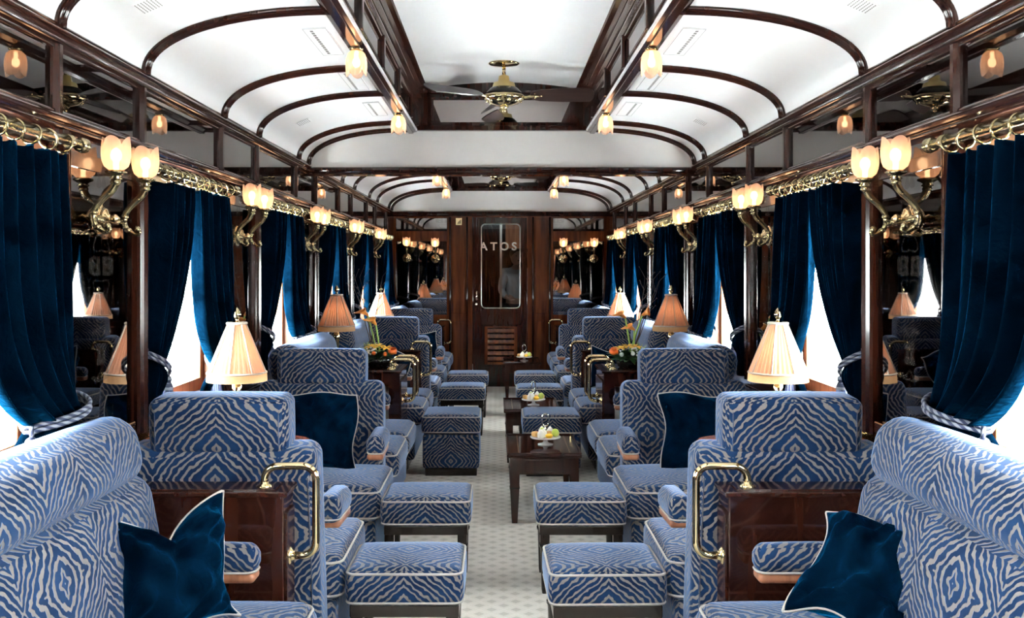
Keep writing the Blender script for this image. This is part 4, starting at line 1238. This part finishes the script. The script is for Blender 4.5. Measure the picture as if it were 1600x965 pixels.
for s in (-1, 1):
    for y, k in ((3.28, 'nearest'), (5.9, 'toward the dividing beam')):
        x = 1.175; z = vault(x); a = math.atan2(vault(x+.01)-vault(x-.01), .02)
        t = thing('round_vent', 'small perforated vent in the %s curve of the ceiling, %s' % (sidename(s), k), 'vent', (s*x, y, z-.002), 0, 'perforated ceiling vents')
        t.name = 'perforated_vent'
        t.rotation_euler = (0, -s*a, 0)
        m = MB(); m.box(-.040, .040, -.055, .055, -.003, .001); m.obj('plate', 'white', t)
        m = MB()
        for i in range(7):
            for j in range(7): m.box(-.033+.0105*i-.0015, -.033+.0105*i+.0015, -.044+.0145*j-.005, -.044+.0145*j+.005, -.0036, -.0028)
        m.obj('perforations', 'grey', t)

# ------------------------------------------------------------------ curtain rods
def make_rod(label, loc, ln, s):
    t = thing('curtain_rod', label, 'curtain rod', loc, 0, 'brass curtain rods')
    m = MB(); m.tube([(0, -ln/2, 0), (0, ln/2, 0)], .014, 12); m.obj('rod', 'brassdark', t)
    for e in (-1, 1):
        m = MB(); m.lathe([(.014, 0), (.022, .002), (.022, .008), (.016, .012), (.020, .016), (.024, .026), (.018, .036), (.006, .042), (.0001, .043)], 14, T(0, e*ln/2, 0) @ R(-e*PI/2, 'X'), cap=False); m.obj('finial', 'brassdark', t)
        m = MB(); m.lathe([(.020, -.006), (.020, .006)], 12, T(0, e*(ln/2-.07), 0) @ R(PI/2, 'X')); m.tube([(0, e*(ln/2-.07), 0), (s*.055, e*(ln/2-.07), 0)], .009, 8); m.obj('bracket', 'brassdark', t)
    n = 10
    for i in range(n):
        y = -ln/2+.11+(ln-.22)*i/(n-1)+.008*math.sin(i*7.)
        m = MB(); tl = .35*math.sin(i*3.7)
        m.tube([(.026*math.cos(a), .026*math.sin(a)*math.sin(tl), .026*math.sin(a)) for a in [2*PI*k/20 for k in range(20)]], .0036, 6, closed=True, xf=T(0, y, -.010))
        m.tube([(0, y, -.036), (0, y, -.046)], .003, 5)
        m.obj('ring', 'brassdark', t)
    return t
wn = ['the foreground window', 'the second window', 'the third window', 'the fourth window', 'the fifth window', 'the last window']
WV = WIN[1:7]
RODZ = 1.808
for s in (-1, 1):
    r0 = None
    for k, (a, b) in enumerate(WV):
        lb = 'brass curtain rod with rings over %s on the %s' % (wn[k], sidename(s)); loc = (s*1.262, (a+b)/2, RODZ)
        if r0 is None: r0 = make_rod(lb, loc, b-a+.10, s)
        else: dup(r0, loc, 0, lb)

# ------------------------------------------------------------------ curtains
def make_curtain(s, dr, label, loc, seed, tie_z=1.11):
    """dr=+1: outer edge at the near post, gathers toward it; dr=-1 mirrored (outer edge at far post). local origin: outer edge on the wall plane"""
    t = thing('curtain', label, 'curtain', loc, 0, 'dark blue velvet curtains')
    r = random.Random(seed); ph = [r.uniform(0, 6.28) for _ in range(6)]
    nu, nt_, nb = 96, 44, 18
    if dr < 0: tie_z = 1.07
    top = RODZ-.046; W0 = (.36 if dr > 0 else .565); WT = (.05 if dr > 0 else .20); GE = (1.5 if dr > 0 else 4.2)
    V = []; F = []
    def fold(u, am, sp):
        return am*(math.sin(2*PI*6.5*u+ph[0]+.7*math.sin(5*u+ph[1]))+.35*math.sin(2*PI*11*u+ph[2]))
    def row(tt):
        out = []
        for i in range(nu+1):
            u = i/nu
            g = tt**GE
            w_ = W0*(1-g)+WT*g
            # hanging belly of the inner edge
            w_ += .015*math.sin(PI*min(1, tt))*(1-tt)*2*u
            y = .012+(.02*g if dr < 0 else 0)+u*w_
            am = .026+.004*tt+.002*g
            edge = min(1, u/.14)
            x = .072*edge**.8-.004+ .012*math.sin(PI*tt)+fold(u+.05*tt*math.sin(2*u+ph[4]), am, 0)*min(1, u/.05)+(.040 if dr < 0 else .02)*g*math.sin(PI*u)
            z = top-(top-tie_z)*tt - .055*g*u - .10*math.sin(PI*tt)*tt*u**2 + (.004*math.cos(2*PI*12*u) if tt == 0 else 0)
            if dr > 0: x *= 1-.50*tt**1.2
            out.append((-s*x, dr*y, z))
        return out
    for j in range(nt_+1): V += row(j/nt_)
    zb = .86
    last = row(1)
    for j in range(1, nb+1):
        q = j/nb
        for i in range(nu+1):
            u = i/nu; x, y, z = last[i]
            sp = 1+.55*math.sin(q*PI/2)
            bulge = .020*math.sin(PI*min(1, q*2.2))*math.sin(PI*u)
            yy = dr*(.03+ (abs(y)-.03)*sp)
            V.append(((x-s*(bulge+fold(u, .010*q, 0)))*(1-(.55 if dr < 0 else .2)*min(1, q*1.6)), yy, z-(z-zb)*q))
    n = nu+1
    for j in range(nt_+nb):
        for i in range(nu):
            q = (j*n+i, j*n+i+1, (j+1)*n+i+1, (j+1)*n+i); F.append(q)
    m = MB(); m.add(V, F, smooth=True, uvs=None, box=False)
    m.obj('cloth', 'curtain', t, solid=.004)
    # rope tieback around the gather, fixed on the post
    xm = .068; ym = dr*(.03+WT/2)
    def ro(off):
        pts = [(-s*.015, -dr*.045, tie_z+.028+off*.6)]
        for k in range(13):
            a = -PI*.10+PI*1.05*k/12
            pts.append((-s*(.015+(.150 if dr < 0 else .072)*max(0.0, math.sin(a))**.8), dr*((.03 if dr < 0 else .012)+WT/2-(WT/2+.016)*math.cos(a)), tie_z+.02+off-(.085 if dr < 0 else .11)*(k/12)))
        pts.append((s*.0, dr*(.03+WT*.7), tie_z-.02+off)); pts.append((s*.012, -dr*.02, tie_z+.01+off*.6))
        return smooth_path(pts, 3)
    for off in (0, .0145):
        q = MB(); q.tube(ro(off), .0068, 8); q.obj('tieback_rope', 'rope', t)
    tx, ty = (-s*.075, dr*(.03+WT+.035)) if dr < 0 else (-s*.050, .012+WT+.062)
    if dr > 0: tz0 = tie_z-.045
    else: tz0 = tie_z-.045
    q = MB(); q.tube([(tx, ty, tz0), (tx, ty+.004, tz0-.055)], .006, 7); q.sphere(.017, (tx, ty, tz0-.045), 7)
    q.lathe([(.008, -.05), (.016, -.058), (.021, -.072), (.022, -.084)], 14, T(tx, ty, tz0), cap=False)
    q.obj('tassel_knot', 'rope', t)
    q = MB()
    for k in range(34):
        a = k*2.4; rr = .019*math.sqrt((k+.5)/34)
        q.tube([(tx+rr*.9*math.cos(a), ty+rr*.9*math.sin(a), tz0-.08), (tx+rr*1.25*math.cos(a), ty+rr*1.25*math.sin(a), tz0-.12), (tx+rr*1.6*math.cos(a), ty+rr*1.6*math.sin(a), tz0-.175-.008*math.sin(k))], .0026, 4)
    o = q.obj('tassel_threads', 'tassel', t); o['kind'] = 'stuff'
    return t
for s in (-1, 1):
    for dr in (1, -1):
        base = None
        for k, (a, b) in enumerate(WV):
            if k == 0 and dr > 0: continue      # outside the frame
            lb = 'blue velvet curtain on the %s, %s side of %s' % (sidename(s), 'near' if dr > 0 else 'far', wn[k])
            loc = (s*(WALL-.003), a-.0 if dr > 0 else b, 0)
            if base is None: base = make_curtain(s, dr, lb, loc, 3+s+dr*2)
            else: dup(base, loc, 0, lb)

# ================================================================== the person glimpsed through the door glass
def skin(name, verts, edges, radii, m, parent, root=0, sub=2):
    me = bpy.data.meshes.new(name); me.from_pydata(verts, edges, []); me.update()
    o = bpy.data.objects.new(name, me); COL.objects.link(o); o.parent = parent
    sk = o.modifiers.new('skin', 'SKIN'); sk.use_smooth_shade = True
    if not me.skin_vertices: me.attributes  # layer is created with the modifier below
    bpy.context.view_layer.objects.active = o
    if len(me.skin_vertices) == 0:
        import bmesh
        bm = bmesh.new(); bm.from_mesh(me); bm.verts.layers.skin.verify(); bm.to_mesh(me); bm.free()
    for i, r in enumerate(radii):
        sv = me.skin_vertices[0].data[i]; sv.radius = r if isinstance(r, tuple) else (r, r); sv.use_root = (i == root)
    q = o.modifiers.new('sub', 'SUBSURF'); q.levels = sub; q.render_levels = sub
    me.materials.append(MAT[m]); return o
pt = thing('person', 'person in pale shirt and dark trousers standing beyond the door glass', 'person', (.235, YF+2.2, 0), .35)
# body (skin): neck, arms with hands, legs
V = [(0, 0, .95), (0, 0, 1.15), (0, .005, 1.36), (0, .0, 1.46), (0, -.01, 1.52),
     (-.17, 0, 1.40), (-.23, -.02, 1.14), (-.20, -.20, 1.02), (-.18, -.27, 1.01), (.17, 0, 1.40), (.23, 0, 1.14), (.22, -.10, .90), (.22, -.13, .82),
     (-.09, 0, .90), (-.10, -.01, .50), (-.10, .01, .09), (-.10, -.12, .04), (.09, 0, .90), (.10, 0, .50), (.10, .02, .09), (.10, -.11, .04)]
E = [(0, 1), (1, 2), (2, 3), (3, 4), (2, 5), (5, 6), (6, 7), (7, 8), (2, 9), (9, 10), (10, 11), (11, 12), (0, 13), (13, 14), (14, 15), (15, 16), (0, 17), (17, 18), (18, 19), (19, 20)]
Rr = [(.14, .10), (.13, .09), (.14, .09), .055, .05, .06, .042, .028, .030, .06, .042, .028, .030, .085, .055, .035, .035, .085, .055, .035, .035]
body = skin('body', V, E, Rr, 'skin', pt)
for hand, d in (((-.18, -.27, 1.01), (0, -1, -.1)), ((.22, -.13, .82), (0, -.25, -1))):
    d = Vector(d).normalized(); sx = Vector((1, 0, 0))
    for k, (off, ln) in enumerate(((-.028, .055), (-.010, .075), (.010, .080), (.028, .070), (.042, .050))):
        a = Vector(hand)+sx*off; m1 = a+d*ln*.6; m2 = a+d*ln+Vector((0, .012, -.006))
        skin('finger', [tuple(a-d*.01), tuple(m1), tuple(m2)], [(0, 1), (1, 2)], [.009, .008, .006], 'skin', pt, sub=1)
V2 = [(0, 0, .96), (0, 0, 1.15), (0, .005, 1.36), (0, 0, 1.43), (-.17, 0, 1.40), (-.235, -.02, 1.13), (-.205, -.17, 1.03), (.17, 0, 1.40), (.235, 0, 1.13), (.225, -.08, .94)]
skin('shirt', V2, [(0, 1), (1, 2), (2, 3), (2, 4), (4, 5), (5, 6), (2, 7), (7, 8), (8, 9)], [(.17, .12), (.155, .11), (.16, .105), .065, .075, .056, .042, .075, .056, .042], 'shirt', pt)
V3 = [(0, 0, .96), (-.09, 0, .88), (-.10, -.01, .50), (-.10, .01, .10), (.09, 0, .88), (.10, 0, .50), (.10, .02, .10)]
skin('trousers', V3, [(0, 1), (1, 2), (2, 3), (0, 4), (4, 5), (5, 6)], [(.165, .12), .10, .072, .055, .10, .072, .055], 'trouser', pt)
m = MB()
m.sphere(.100, (0, -.012, 1.615), 14, (.80, .98, 1.20))
m.sphere(.016, (0, -.112, 1.605), 6, (.8, 1, 1.3)); m.sphere(.018, (-.080, .0, 1.61), 6, (.4, .8, 1.3)); m.sphere(.018, (.080, .0, 1.61), 6, (.4, .8, 1.3))
m.obj('head', 'skin', pt)
m = MB()
for s in (-1, 1): m.sphere(.010, (s*.030, -.098, 1.625), 6, (1.2, .5, .7))
m.sphere(.018, (0, -.103, 1.560), 6, (1.3, .35, .3)); m.obj('facial_features', 'hair', pt)
m = MB(); m.sphere(.108, (0, .010, 1.650), 12, (.82, .98, 1.0)); m.obj('hair', 'hair', pt)
